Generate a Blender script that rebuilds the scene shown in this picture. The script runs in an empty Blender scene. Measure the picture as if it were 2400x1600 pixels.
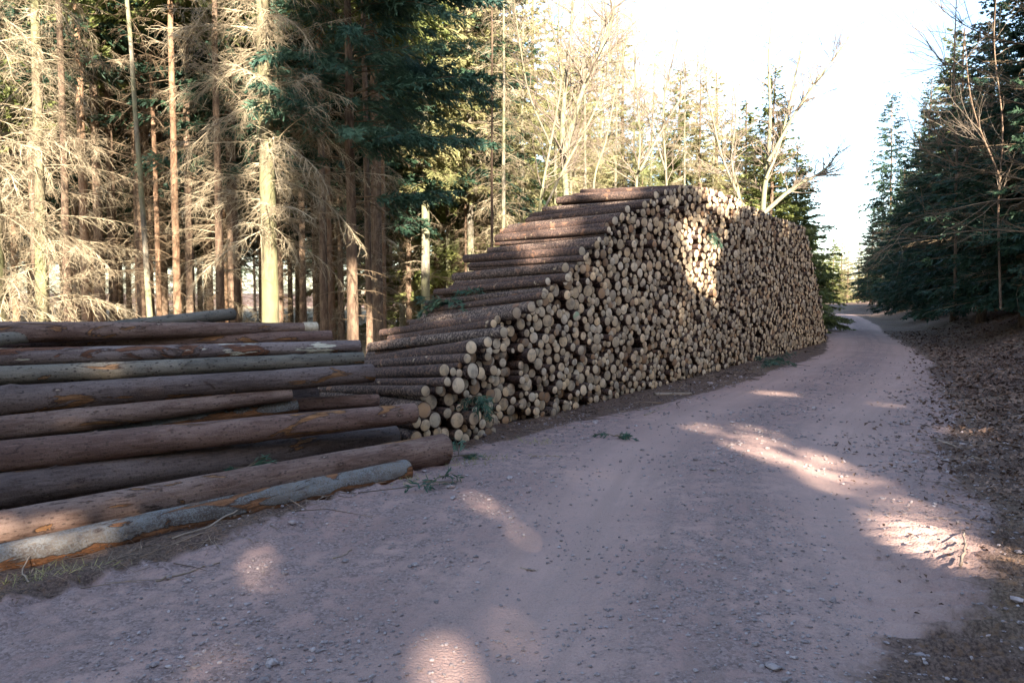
import bpy, math, random
import numpy as np
from mathutils import Vector, Matrix
rad = math.radians
RNG = np.random.default_rng(11)
random.seed(5)
scene = bpy.context.scene
COL = scene.collection

# ------------------------------------------------------------------ camera
F_PX, CAM_H, PITCH = 1700.0, 1.6, math.atan(100 / 1700.0)
cam_d = bpy.data.cameras.new('camera'); cam = bpy.data.objects.new('camera', cam_d); COL.objects.link(cam)
cam.location = (0, 0, CAM_H); cam.rotation_euler = (math.pi / 2 - PITCH, 0, 0)
cam_d.sensor_width = 36; cam_d.lens = 36 * F_PX / 2400; cam_d.clip_end = 3000; cam_d.clip_start = .05
scene.camera = cam
FWD = np.array([0, math.cos(PITCH), -math.sin(PITCH)]); UPV = np.array([0, math.sin(PITCH), math.cos(PITCH)])

def ray(px, py):
    d = FWD + np.array([1., 0, 0]) * (px - 1200) / F_PX + UPV * (800 - py) / F_PX
    return d
def at_y(px, py, y):                     # a point of the place seen at that spot, y metres ahead
    d = ray(px, py); return np.array([0, 0, CAM_H]) + d * (y / d[1])
def at_z(px, py, z=0.):
    d = ray(px, py); return np.array([0, 0, CAM_H]) + d * ((z - CAM_H) / d[2])

# ------------------------------------------------------------------ noise
def _h(a, b, c, seed):
    n = (a * 374761393 + b * 668265263 + c * 1274126177 + seed * 144665) & 0x7fffffff
    n = ((n ^ (n >> 13)) * 1103515245) & 0x7fffffff
    n = ((n ^ (n >> 15)) * 12820163) & 0x7fffffff
    n ^= n >> 16
    return (n & 0xffff) / 32767.5 - 1.
def vnoise(p, seed=0):
    p = np.asarray(p, float); i = np.floor(p).astype(np.int64); f = p - i; f = f * f * (3 - 2 * f)
    a, b, c = i[..., 0], i[..., 1], i[..., 2]; fx, fy, fz = f[..., 0], f[..., 1], f[..., 2]
    def L(u, v, t): return u + (v - u) * t
    r = [[L(_h(a, b + j, c + k, seed), _h(a + 1, b + j, c + k, seed), fx) for j in (0, 1)] for k in (0, 1)]
    return L(L(r[0][0], r[0][1], fy), L(r[1][0], r[1][1], fy), fz)
def fbm(p, oct=4, seed=0):
    p = np.asarray(p, float); s = 0; a = 1.; t = 0
    for o in range(oct):
        s = s + a * vnoise(p * (2 ** o), seed + o * 17); t += a; a *= .5
    return s / t
def xyz(x, y, z=None):
    return np.stack([x, y, np.zeros_like(x) if z is None else z], -1)
def sstep(a, b, x):
    t = np.clip((x - a) / (b - a), 0, 1); return t * t * (3 - 2 * t)

# ------------------------------------------------------------------ mesh helpers
def mk_mesh(name, V, faces, mats=(), matidx=None, attrs=None, smooth=True):
    """faces: list of int arrays (m,k)"""
    me = bpy.data.meshes.new(name)
    V = np.asarray(V, np.float32).reshape(-1, 3)
    faces = [np.asarray(f, np.int32) for f in faces if len(f)]
    me.vertices.add(len(V)); me.vertices.foreach_set('co', V.ravel())
    loops = np.concatenate([f.ravel() for f in faces]); tot = np.concatenate([np.full(len(f), f.shape[1], np.int32) for f in faces])
    st = np.concatenate([[0], np.cumsum(tot)[:-1]]).astype(np.int32)
    me.loops.add(len(loops)); me.loops.foreach_set('vertex_index', loops)
    me.polygons.add(len(tot)); me.polygons.foreach_set('loop_start', st)
    if smooth is not None:
        me.polygons.foreach_set('use_smooth', np.full(len(tot), bool(smooth)))
    for m in mats: me.materials.append(m)
    if matidx is not None: me.polygons.foreach_set('material_index', np.asarray(matidx, np.int32))
    for k, (typ, arr) in (attrs or {}).items():
        a = me.attributes.new(k, typ, 'POINT')
        a.data.foreach_set('value' if typ == 'FLOAT' else 'vector' if typ == 'FLOAT_VECTOR' else 'color', np.asarray(arr, np.float32).ravel())
    me.update(calc_edges=True)
    return me
def link(name, data, parent=None, loc=None, rot=None):
    o = bpy.data.objects.new(name, data); COL.objects.link(o)
    if parent: o.parent = parent
    if loc is not None: o.location = loc
    if rot is not None: o.rotation_euler = rot
    return o
def tag(o, label, cat, group=None, kind=None):
    o['label'] = label; o['category'] = cat
    if group: o['group'] = group
    if kind: o['kind'] = kind
    return o
def structure(o, label=None):
    o['kind'] = 'structure'
    if label: o['label'] = label
    return o

def norm(v):
    return v / np.maximum(np.linalg.norm(v, axis=-1, keepdims=True), 1e-9)

class Segs:                               # many thin tapering sticks in one mesh
    def __init__(s): s.a = []; s.b = []; s.ra = []; s.rb = []
    def add(s, A, B, ra, rb):
        A = np.atleast_2d(A); B = np.atleast_2d(B); n = len(A)
        s.a.append(A); s.b.append(B); s.ra.append(np.broadcast_to(ra, (n,)).astype(float)); s.rb.append(np.broadcast_to(rb, (n,)).astype(float))
    def chain(s, P, r0, r1):
        P = np.asarray(P); n = len(P); R = np.linspace(r0, r1, n)
        s.add(P[:-1], P[1:], R[:-1], R[1:])
    def mesh(s, name, mat, sides=3):
        A = np.concatenate(s.a); B = np.concatenate(s.b); ra = np.concatenate(s.ra); rb = np.concatenate(s.rb)
        d = norm(B - A); ref = np.where(np.abs(d[:, 2:3]) < .9, [[0, 0, 1.]], [[1., 0, 0]])
        u = norm(np.cross(d, ref)); v = np.cross(d, u); n = len(A)
        an = np.arange(sides) * 2 * np.pi / sides
        ring = np.cos(an)[None, :, None] * u[:, None] + np.sin(an)[None, :, None] * v[:, None]
        V = np.stack([A[:, None] + ring * ra[:, None, None], B[:, None] + ring * rb[:, None, None]], 1).reshape(-1, 3)
        base = (np.arange(n) * 2 * sides)[:, None]; k = np.arange(sides); k2 = (k + 1) % sides
        Q = np.stack([base + k, base + k2, base + k2 + sides, base + k + sides], -1).reshape(-1, 4)
        rn = np.repeat(RNG.random(n), 2 * sides)
        return mk_mesh(name, V, [Q], [mat], attrs={'rnd': ('FLOAT', rn)})

class Kites:                              # many needle sprays / leaf faces in one mesh
    def __init__(s): s.p = []; s.d = []; s.n = []; s.w = []; s.r = []
    def add(s, P, D, N, W, rnd=None):     # D carries the length
        n = len(P); s.p.append(P); s.d.append(D); s.n.append(N); s.w.append(np.broadcast_to(W, (n,)).astype(float))
        s.r.append(RNG.random(n) if rnd is None else np.broadcast_to(rnd, (n,)).astype(float))
    def cat(s):
        return [np.concatenate(x) for x in (s.p, s.d, s.n, s.w, s.r)]
    def mesh(s, name, mat, keep=None):
        p, d, n, w, r = s.cat()
        if keep is not None:
            k = keep(p + d * .5); p, d, n, w, r = p[k], d[k], n[k], w[k], r[k]
        sd = norm(np.cross(d, n)) * w[:, None] * .5
        V = np.stack([p, p + d * .42 + sd, p + d, p + d * .42 - sd], 1).reshape(-1, 3)
        Q = (np.arange(len(p)) * 4)[:, None] + np.arange(4)
        return mk_mesh(name, V, [Q], [mat], attrs={'rnd': ('FLOAT', np.repeat(r, 4))}, smooth=False)

def tube_arrays(P, R, sides, rough=0., seed=0, fx=3.):
    P = np.asarray(P, float); R = np.asarray(R, float); n = len(P)
    T = norm(np.gradient(P, axis=0)); ref = np.array([1., 0, 0]) if abs(T[0, 0]) < .8 else np.array([0, 0, 1.])
    U = norm(np.cross(T, ref)); W = np.cross(T, U)
    an = np.arange(sides) * 2 * np.pi / sides
    rad_ = np.broadcast_to(R[:, None], (n, sides)).copy()
    if rough:
        q = np.stack([np.broadcast_to(np.cos(an) * 2.2, (n, sides)), np.broadcast_to(np.sin(an) * 2.2, (n, sides)), np.broadcast_to((np.arange(n) * fx * .3)[:, None], (n, sides))], -1)
        rad_ *= 1 + rough * fbm(q, 3, seed)
    V = P[:, None] + rad_[..., None] * (np.cos(an)[None, :, None] * U[:, None] + np.sin(an)[None, :, None] * W[:, None])
    i = np.arange(n - 1)[:, None] * sides; k = np.arange(sides); k2 = (k + 1) % sides
    Q = np.stack([i + k, i + k2, i + k2 + sides, i + k + sides], -1).reshape(-1, 4)
    return V.reshape(-1, 3), Q

# ------------------------------------------------------------------ sun and what it reaches
SUN_AZ, SUN_EL = rad(14), rad(22)
LH = np.array([-math.sin(SUN_AZ), math.cos(SUN_AZ), 0]); LR = np.array([math.cos(SUN_AZ), math.sin(SUN_AZ), 0])
def uv(P):
    P = np.asarray(P, float)
    return P @ LR, (P @ LH) * math.sin(SUN_EL) + P[..., 2] * math.cos(SUN_EL)

# ------------------------------------------------------------------ materials
class MT:
    def __init__(s, name):
        s.m = bpy.data.materials.new(name); s.m.use_nodes = True; s.t = s.m.node_tree; s.t.nodes.clear()
    def n(s, typ, ins=None, out=0, **props):
        nd = s.t.nodes.new(typ)
        for k, v in props.items(): setattr(nd, k, v)
        for k, v in (ins or {}).items():
            if hasattr(v, 'is_output'): s.t.links.new(v, nd.inputs[k])
            else: nd.inputs[k].default_value = v
        return nd.outputs[out]
    def mix(s, f, a, b, blend='MIX'):
        nd = s.t.nodes.new('ShaderNodeMix'); nd.data_type = 'RGBA'; nd.blend_type = blend
        for i, v in ((0, f), (6, a), (7, b)):
            if hasattr(v, 'is_output'): s.t.links.new(v, nd.inputs[i])
            else: nd.inputs[i].default_value = v if i == 0 else (*v, 1) if len(v) == 3 else v
        return nd.outputs[2]
    def math(s, op, a, b=0., c=0.):
        return s.n('ShaderNodeMath', {0: a, 1: b, 2: c}, operation=op)
    def step(s, x, lo, hi):
        return s.n('ShaderNodeMapRange', {0: x, 1: lo, 2: hi, 3: 0., 4: 1.}, interpolation_type='SMOOTHSTEP')
    def noise(s, vec, scale, detail=4., rough=.55, out=0, dist=0.):
        return s.n('ShaderNodeTexNoise', {'Vector': vec, 'Scale': scale, 'Detail': detail, 'Roughness': rough, 'Distortion': dist}, out)
    def attr(s, name, out=2):
        nd = s.t.nodes.new('ShaderNodeAttribute'); nd.attribute_name = name; return nd.outputs[out]
    def mapping(s, vec, scale=(1, 1, 1), loc=(0, 0, 0)):
        return s.n('ShaderNodeMapping', {'Vector': vec, 'Scale': scale, 'Location': loc})
    def pos(s): return s.n('ShaderNodeNewGeometry')
    def obj(s): return s.n('ShaderNodeTexCoord', out=3)
    def bump(s, h, strength=.5, dist=.02):
        return s.n('ShaderNodeBump', {'Height': h, 'Strength': strength, 'Distance': dist})
    def finish(s, col, rough=.85, normal=None, spec=.25, transl=0.):
        p = s.t.nodes.new('ShaderNodeBsdfPrincipled'); o = s.t.nodes.new('ShaderNodeOutputMaterial')
        for k, v in (('Base Color', col), ('Roughness', rough), ('Specular IOR Level', spec)):
            if hasattr(v, 'is_output'): s.t.links.new(v, p.inputs[k])
            else: p.inputs[k].default_value = (*v, 1) if isinstance(v, tuple) else v
        if normal is not None: s.t.links.new(normal, p.inputs['Normal'])
        sh = p.outputs[0]
        if transl:
            tr = s.t.nodes.new('ShaderNodeBsdfTranslucent')
            if hasattr(col, 'is_output'): s.t.links.new(col, tr.inputs[0])
            mx = s.t.nodes.new('ShaderNodeMixShader'); mx.inputs[0].default_value = transl
            s.t.links.new(sh, mx.inputs[1]); s.t.links.new(tr.outputs[0], mx.inputs[2]); sh = mx.outputs[0]
        s.t.links.new(sh, o.inputs[0])
        return s.m

def mat_ground():
    m = MT('ground_soil'); P = m.pos()
    gm = m.t.nodes.new('ShaderNodeAttribute'); gm.attribute_name = 'gm'
    sep = m.t.nodes.new('ShaderNodeSeparateColor'); m.t.links.new(gm.outputs[0], sep.inputs[0])
    R, G, B = sep.outputs
    nb = m.noise(P, .9, 5); nm = m.noise(P, 7., 6, .65); nf = m.noise(P, 55., 4, .7); nff = m.noise(P, 170., 3, .7)
    vo = m.n('ShaderNodeTexVoronoi', {'Vector': P, 'Scale': 70.}, 1); vd = m.n('ShaderNodeTexVoronoi', {'Vector': P, 'Scale': 70.}, 0)
    vsep = m.t.nodes.new('ShaderNodeSeparateColor'); m.t.links.new(vo, vsep.inputs[0])
    c = m.mix(m.step(nb, .35, .65), (.31, .192, .165), (.42, .27, .225))
    c = m.mix(m.math('MULTIPLY', m.step(nm, .45, .7), .6), c, (.235, .185, .175))
    rc = m.attr('rc', 1); st = m.noise(m.mapping(rc, (5.5, .22, 1)), 1., 4, .6); c = m.mix(m.math('MULTIPLY', m.step(st, .42, .68), .7), c, (.22, .155, .135))
    # coarse gravel between the wheel tracks
    gr = m.mix(vsep.outputs[0], (.15, .10, .09), (.34, .24, .215))
    c = m.mix(m.math('MULTIPLY', m.math('SUBTRACT', 1., G), m.step(nm, .38, .6)), c, gr)
    c = m.mix(m.math('MULTIPLY', G, .55), c, (.45, .30, .25))
    c = m.mix(m.math('MULTIPLY', m.step(nf, .5, .75), .4), c, (.16, .125, .12))
    c = m.mix(m.math('MULTIPLY', m.step(nff, .56, .7), .35), c, (.5, .42, .38))
    # verge and forest floor: soil, needles, old leaves
    f = m.mix(m.step(nf, .35, .65), (.06, .038, .031), (.175, .115, .088))
    f = m.mix(m.math('MULTIPLY', m.step(m.noise(m.mapping(P, (1, 1, 1), (9, 3, 0)), 26., 3), .52, .66), .5), f, (.20, .11, .06))
    dry = m.mix(m.step(nf, .3, .7), (.24, .17, .10), (.42, .33, .20))
    f = m.mix(B, f, dry)
    e = m.math('ADD', R, m.math('MULTIPLY', m.math('SUBTRACT', nm, .5), .7))
    c = m.mix(m.step(e, .35, .65), f, c)
    h = m.math('ADD', m.math('MULTIPLY', nf, .55), m.math('ADD', m.math('MULTIPLY', nff, .25), m.math('MULTIPLY', m.math('SUBTRACT', 1., vd), .3)))
    return m.finish(c, .92, m.bump(h, .75, .025), .15)

def mat_bark(name, c1, c2, inner, wood, th_in=.62, th_wood=.70, lichen=None, lower=None, speck=.6):
    """logs: local X runs along the log; weathered bark, torn patches of inner bark, bare wood"""
    m = MT(name); O = m.obj()
    rnd = m.n('ShaderNodeObjectInfo', out=5)
    off = m.n('ShaderNodeCombineXYZ', {0: m.math('MULTIPLY', rnd, 37.), 1: m.math('MULTIPLY', rnd, 11.), 2: 0.})
    Q = m.n('ShaderNodeVectorMath', {0: O, 1: off}, operation='ADD')
    big = m.noise(m.mapping(Q, (.9, 3., 3.)), 1.4, 4); grain = m.noise(m.mapping(Q, (3., 22., 22.)), 2.2, 5, .7)
    fine = m.noise(Q, 75., 4, .7)
    c = m.mix(m.step(m.math('ADD', m.math('MULTIPLY', big, .6), m.math('MULTIPLY', grain, .4)), .38, .62), c1, c2)
    sp = m.n('ShaderNodeTexVoronoi', {'Vector': m.mapping(Q, (18., 30., 30.)), 'Scale': 1., 'Randomness': 1.}, 0)
    c = m.mix(m.math('MULTIPLY', m.math('SUBTRACT', 1., m.step(sp, .12, .3)), speck), c, (.035, .025, .022))
    c = m.mix(m.math('MULTIPLY', m.step(fine, .5, .72), .5), c, tuple(x * .55 for x in c1))
    if lichen:
        lm = m.step(m.math('ADD', fine, m.math('MULTIPLY', m.noise(Q, 9., 4), .5)), .70, .84)
        c = m.mix(m.math('MULTIPLY', lm, .8), c, lichen)
    kv = m.n('ShaderNodeTexVoronoi', {'Vector': m.mapping(Q, (3.2, 6., 6.), (5, 2, 8)), 'Scale': 1., 'Randomness': 1.}, 0)
    c = m.mix(m.math('MULTIPLY', m.math('MULTIPLY', m.math('SUBTRACT', 1., m.step(kv, .08, .17)), m.step(fine, .38, .55)), .9), c, (.05, .03, .024))
    c = m.mix(m.math('MULTIPLY', m.math('MULTIPLY', m.math('SUBTRACT', 1., m.step(kv, .03, .06)), m.step(grain, .4, .55)), .55), c, wood)
    # torn patches, with dark rims
    pn = m.noise(m.mapping(Q, (1.5, 5., 5.), (3, 0, 7)), 1.1, 6, .6, dist=.9)
    z = m.n('ShaderNodeSeparateXYZ', {0: O}, 2)
    if lower is not None:
        pn = m.math('ADD', pn, m.math('MULTIPLY', m.step(m.math('MULTIPLY', z, -1.), lower[0], lower[1]), lower[2]))
    rim = m.math('MULTIPLY', m.step(pn, th_in - .03, th_in), .8)
    c = m.mix(rim, c, (.045, .028, .022))
    inn = m.mix(m.step(grain, .4, .65), tuple(x * .45 for x in inner), inner)
    pm = m.step(pn, th_in, th_in + .012); c = m.mix(pm, c, inn)
    wn = m.noise(m.mapping(Q, (1.8, 9., 9.), (17, 5, 2)), 1.2, 5, .6)
    wm = m.step(wn, th_wood, th_wood + .02)
    c = m.mix(wm, c, m.mix(m.step(grain, .35, .65), tuple(x * .6 for x in wood), wood))
    h = m.math('SUBTRACT', m.math('ADD', m.math('MULTIPLY', grain, .5), m.math('MULTIPLY', fine, .5)), m.math('MULTIPLY', m.math('ADD', pm, wm), .45))
    return m.finish(c, .88, m.bump(h, .95, .02), .2)

def mat_stack_bark():
    m = MT('stack_bark'); P = m.pos(); r = m.attr('rnd')
    g = m.noise(P, 34., 4, .7); b = m.noise(P, 5., 4)
    c = m.mix(m.step(m.math('FRACT', m.math('MULTIPLY', r, 7.3)), .1, .9), (.14, .082, .06), (.25, .18, .14))
    c = m.mix(m.step(g, .42, .66), tuple([.045, .031, .028]), c)
    c = m.mix(m.math('MULTIPLY', m.step(b, .60, .66), .7), c, (.24, .125, .075))
    c = m.mix(m.math('MULTIPLY', m.step(m.noise(P, 11., 5), .66, .69), .8), c, (.42, .31, .2))
    return m.finish(c, .88, m.bump(g, .7, .015), .2)

def mat_cut(name='sawn_wood', core=.07, corecol=(.2, .12, .07), core_f=.5, paint=None):
    """sawn ends: 'disc' holds the position across the cut, 'rnd' one value per log"""
    m = MT(name); d = m.attr('disc', 1); r = m.attr('rnd'); P = m.pos()
    ln = m.n('ShaderNodeVectorMath', {0: d}, 1, operation='LENGTH')
    w = m.noise(P, 14., 3)
    rr = m.math('ADD', ln, m.math('MULTIPLY', w, .12))
    ring = m.math('SINE', m.math('MULTIPLY', rr, 44.))
    r2 = m.math('FRACT', m.math('MULTIPLY', r, 13.7)); r3 = m.math('FRACT', m.math('MULTIPLY', r, 5.1))
    c = m.mix(r2, (.66, .475, .28), (.58, .48, .35))
    c = m.mix(m.math('MULTIPLY', m.step(r3, .72, 1.), 1.), c, (.30, .17, .09))
    c = m.mix(m.math('MULTIPLY', m.step(ring, .2, 1.), .22), c, (.33, .21, .11))
    c = m.mix(m.math('MULTIPLY', m.step(w, .46, .66), .55), c, (.22, .185, .155))
    c = m.mix(m.math('MULTIPLY', m.math('SUBTRACT', 1., m.step(ln, core * .5, core)), core_f), c, corecol)
    if paint: c = m.mix(m.math('MULTIPLY', m.step(m.noise(P, 9., 3), .42, .56), .6), c, paint)
    c = m.mix(m.step(ln, .86, .93), c, (.09, .055, .04))
    k = m.math('ADD', m.math('MULTIPLY', m.math('FRACT', m.math('MULTIPLY', r, 91.7)), .5), .6); c = m.mix(1., c, m.n('ShaderNodeCombineColor', {0: k, 1: k, 2: k}), 'MULTIPLY')
    g = m.noise(P, 120., 3)
    return m.finish(c, .8, m.bump(g, .35, .004), .2)

def mat_twig(name, c1, c2):
    m = MT(name); r = m.attr('rnd'); n = m.noise(m.pos(), 1.6, 3); f = m.math('ADD', m.math('MULTIPLY', r, .5), m.step(n, .4, .68)); return m.finish(m.mix(m.math('MULTIPLY', f, .7), c1, c2), .85, None, .15)

def mat_needles(name, c1, c2, c3, transl=.2):
    m = MT(name); r = m.attr('rnd'); P = m.pos(); n = m.noise(P, .9, 3)
    c = m.mix(r, c1, c2); c = m.mix(m.step(n, .5, .75), c, c3)
    return m.finish(c, .6, None, .25, transl)

def mat_trunk(name, c1, c2, moss=None):
    m = MT(name); O = m.obj(); rnd = m.n('ShaderNodeObjectInfo', out=5)
    off = m.n('ShaderNodeCombineXYZ', {0: m.math('MULTIPLY', rnd, 23.), 1: 0., 2: m.math('MULTIPLY', rnd, 9.)})
    Q = m.n('ShaderNodeVectorMath', {0: O, 1: off}, operation='ADD')
    a = m.noise(m.mapping(Q, (6, 6, 1.6)), 3., 5, .65); b = m.noise(m.mapping(Q, (1, 1, .4)), 2., 3)
    c = m.mix(m.step(a, .38, .65), c1, c2)
    c = m.mix(m.math('MULTIPLY', rnd, .35), c, tuple(x * .5 for x in c1))
    if moss: c = m.mix(m.math('MULTIPLY', m.step(b, .38, .62), .8), c, moss)
    return m.finish(c, .9, m.bump(a, .8, .02), .15)

def mat_plain(name, c1, c2, scale=20.):
    m = MT(name); P = m.pos(); n = m.noise(P, scale, 4); r = m.attr('rnd')
    c = m.mix(m.step(n, .35, .65), c1, c2); c = m.mix(m.math('MULTIPLY', r, .6), c, tuple(x * .45 for x in c1))
    return m.finish(c, .85, m.bump(n, .4, .01), .2)

M_GROUND = mat_ground()
PL1, PL2 = (.115, .066, .05), (.255, .172, .138)
M_BARK = mat_bark('plum_bark', PL1, PL2, (.30, .15, .07), (.52, .43, .33), .635, .71)
M_BARK_GREY = mat_bark('grey_green_bark', (.10, .088, .072), (.205, .175, .14), (.30, .17, .09), (.5, .43, .34), .66, .72, speck=.85)
M_BARK_RED = mat_bark('reddish_bark', (.115, .066, .052), (.23, .145, .115), (.33, .16, .07), (.5, .4, .3), .61, .71)
M_BARK_TORN = mat_bark('torn_bark', (.12, .085, .078), (.22, .17, .155), (.22, .10, .06), (.62, .56, .44), .55, .60)
M_BARK_LICHEN = mat_bark('lichen_bark', (.09, .07, .06), (.19, .16, .135), (.27, .12, .055), (.34, .19, .11), .58, .72, lichen=(.20, .20, .195), lower=(-.03, .055, .24), speck=.5)
M_BARK_DARK = mat_bark('dark_ridged_bark', (.075, .052, .046), (.165, .122, .108), (.26, .13, .06), (.45, .35, .25), .635, .74)
M_SBARK = mat_stack_bark(); M_CUT = mat_cut(); M_CUT_HOLE = mat_cut('sawn_wood_with_hole', .2, (.012, .009, .008), 1.); M_CUT_ROT = mat_cut('sawn_wood_rotten', .42, (.03, .02, .015), .95); M_CUT_GREEN = mat_cut('sawn_wood_painted', paint=(.16, .34, .20))
M_TWIG_PALE = mat_twig('dry_pale_twigs', (.15, .115, .075), (.46, .385, .26))
M_TWIG_DARK = mat_twig('brown_twigs', (.10, .07, .045), (.22, .16, .10))
M_TWIG_BEECH = mat_twig('grey_twigs', (.11, .085, .065), (.25, .20, .15))
M_ND_DARK = mat_needles('dark_needles', (.017, .040, .024), (.040, .075, .038), (.028, .062, .045))
M_ND_FIR = mat_needles('fir_needles', (.036, .082, .056), (.085, .15, .092), (.055, .118, .10))
M_ND_MID = mat_needles('green_needles', (.09, .12, .034), (.24, .26, .085), (.19, .185, .065), .4)
M_ND_PALE = mat_needles('olive_needles', (.15, .155, .06), (.32, .29, .14), (.26, .21, .11), .35)
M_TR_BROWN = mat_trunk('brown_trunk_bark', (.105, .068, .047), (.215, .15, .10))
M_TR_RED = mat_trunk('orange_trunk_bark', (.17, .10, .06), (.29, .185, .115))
M_TR_MOSS = mat_trunk('mossy_trunk_bark', (.10, .082, .052), (.20, .168, .105), (.165, .165, .08))
M_TR_BEECH = mat_trunk('smooth_grey_bark', (.13, .11, .085), (.25, .22, .17), (.20, .20, .11))
M_STONE = mat_plain('road_stone', (.23, .18, .175), (.42, .35, .335), 30.)
M_LEAF = mat_twig('fallen_leaves', (.05, .028, .022), (.27, .175, .13))
M_CHIP = mat_twig('bark_chips', (.045, .03, .026), (.33, .235, .17))
M_STICK = mat_twig('bare_stick', (.22, .16, .12), (.36, .28, .21))
M_PALE = mat_plain('bare_wood', (.55, .46, .34), (.40, .32, .22), 25.)
M_GRASS = mat_twig('dry_grass', (.16, .17, .06), (.42, .36, .18))

# ------------------------------------------------------------------ road line, terrain
CL = np.array([(-24, -22), (-14, -15), (-6.4, -8), (-2.2, -2.6), (.4, 2), (2.25, 7.6), (5.3, 12.7), (8.8, 18.4), (12.3, 25), (18.1, 38), (26, 56), (32.5, 72), (34.5, 84), (30, 95), (19, 104)], float)
def catmull(P, n=30):
    out = []
    Q = np.vstack([2 * P[0] - P[1], P, 2 * P[-1] - P[-2]])
    for i in range(1, len(Q) - 2):
        t = np.linspace(0, 1, n, endpoint=False)[:, None]; a, b, c, d = Q[i - 1], Q[i], Q[i + 1], Q[i + 2]
        out.append(.5 * (2 * b + (c - a) * t + (2 * a - 5 * b + 4 * c - d) * t ** 2 + (3 * b - a - 3 * c + d) * t ** 3))
    return np.vstack(out + [Q[-2][None]])
CLD = catmull(CL); CLT = norm(np.gradient(CLD, axis=0)); CLS = np.concatenate([[0], np.cumsum(np.linalg.norm(np.diff(CLD, axis=0), axis=1))])
def road_coords(x, y):
    x = np.asarray(x, float).ravel(); y = np.asarray(y, float).ravel(); d = np.empty(len(x)); s = np.empty(len(x))
    for i in range(0, len(x), 40000):
        sl = slice(i, i + 40000)
        dx = x[sl, None] - CLD[None, :, 0]; dy = y[sl, None] - CLD[None, :, 1]
        k = np.argmin(dx * dx + dy * dy, 1); j = np.arange(len(k))
        d[sl] = dx[j, k] * CLT[k, 1] - dy[j, k] * CLT[k, 0]
        s[sl] = CLS[k] + dx[j, k] * CLT[k, 0] + dy[j, k] * CLT[k, 1]
    return d, s
P0 = np.array([-.06, 8.97]); PD = np.array([.547, .837]); PN = np.array([.837, -.547])     # foot line of the tall stack
LAX = np.array([-.68, .733, 0]); ECH = .968        # the logs lie aslant to that line
def height(x, y, ds=None):
    x = np.asarray(x, float); y = np.asarray(y, float); sh = x.shape
    d, s = road_coords(x, y) if ds is None else ds
    x = x.ravel(); y = y.ravel(); R = np.hypot(x, y)
    fade = 1 / (1 + (R / 40) ** 2)
    p = xyz(x, y)
    out = 1 - sstep(1.6, 3.2, np.abs(d))
    z = 1.1 * sstep(2.2, 6.5, d) * sstep(2, 11, y) * (1 - .35 * sstep(24, 40, y)) + .22 * sstep(2.0, 5, d)
    z += (.006 + .03 * (1 - out)) * fbm(p * 1.1, 4, 3) * np.minimum(1, fade * 2)
    z += (.004 * out + .014 * (1 - out)) * fbm(p * 7., 3, 9) * fade
    z += -.026 * np.exp(-((np.abs(d - .1) - .85) / .32) ** 2) + .018 * np.exp(-(d / .5) ** 2)     # wheel tracks and crown
    # lug prints of a big tyre on the soft right verge
    rr = np.exp(-((d - 1.75) / .85) ** 4) * sstep(-2.2, -1.0, -np.abs(y - 3.6))
    z += rr * .048 * (np.sin(s * 36 + 5 * np.abs(d - 1.6) + 2.2 * fbm(p * 1.5, 2, 21)) * (.5 + .5 * (fbm(p * 2, 2, 41) > -.2)) - .4)
    # churned soil between the felled trunks and the road
    z += .055 * np.exp(-((d + np.interp(y, [3, 5, 8], [3.6, 3.05, 2.7])) / .3) ** 2) * (.5 + 1.3 * fbm(p * 8, 3, 31)) * (np.abs(y - 4) < 5)
    # clearing falls away behind the forest edge, hills far away
    z += 5 * sstep(200, 700, R)
    return z.reshape(sh)

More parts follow.
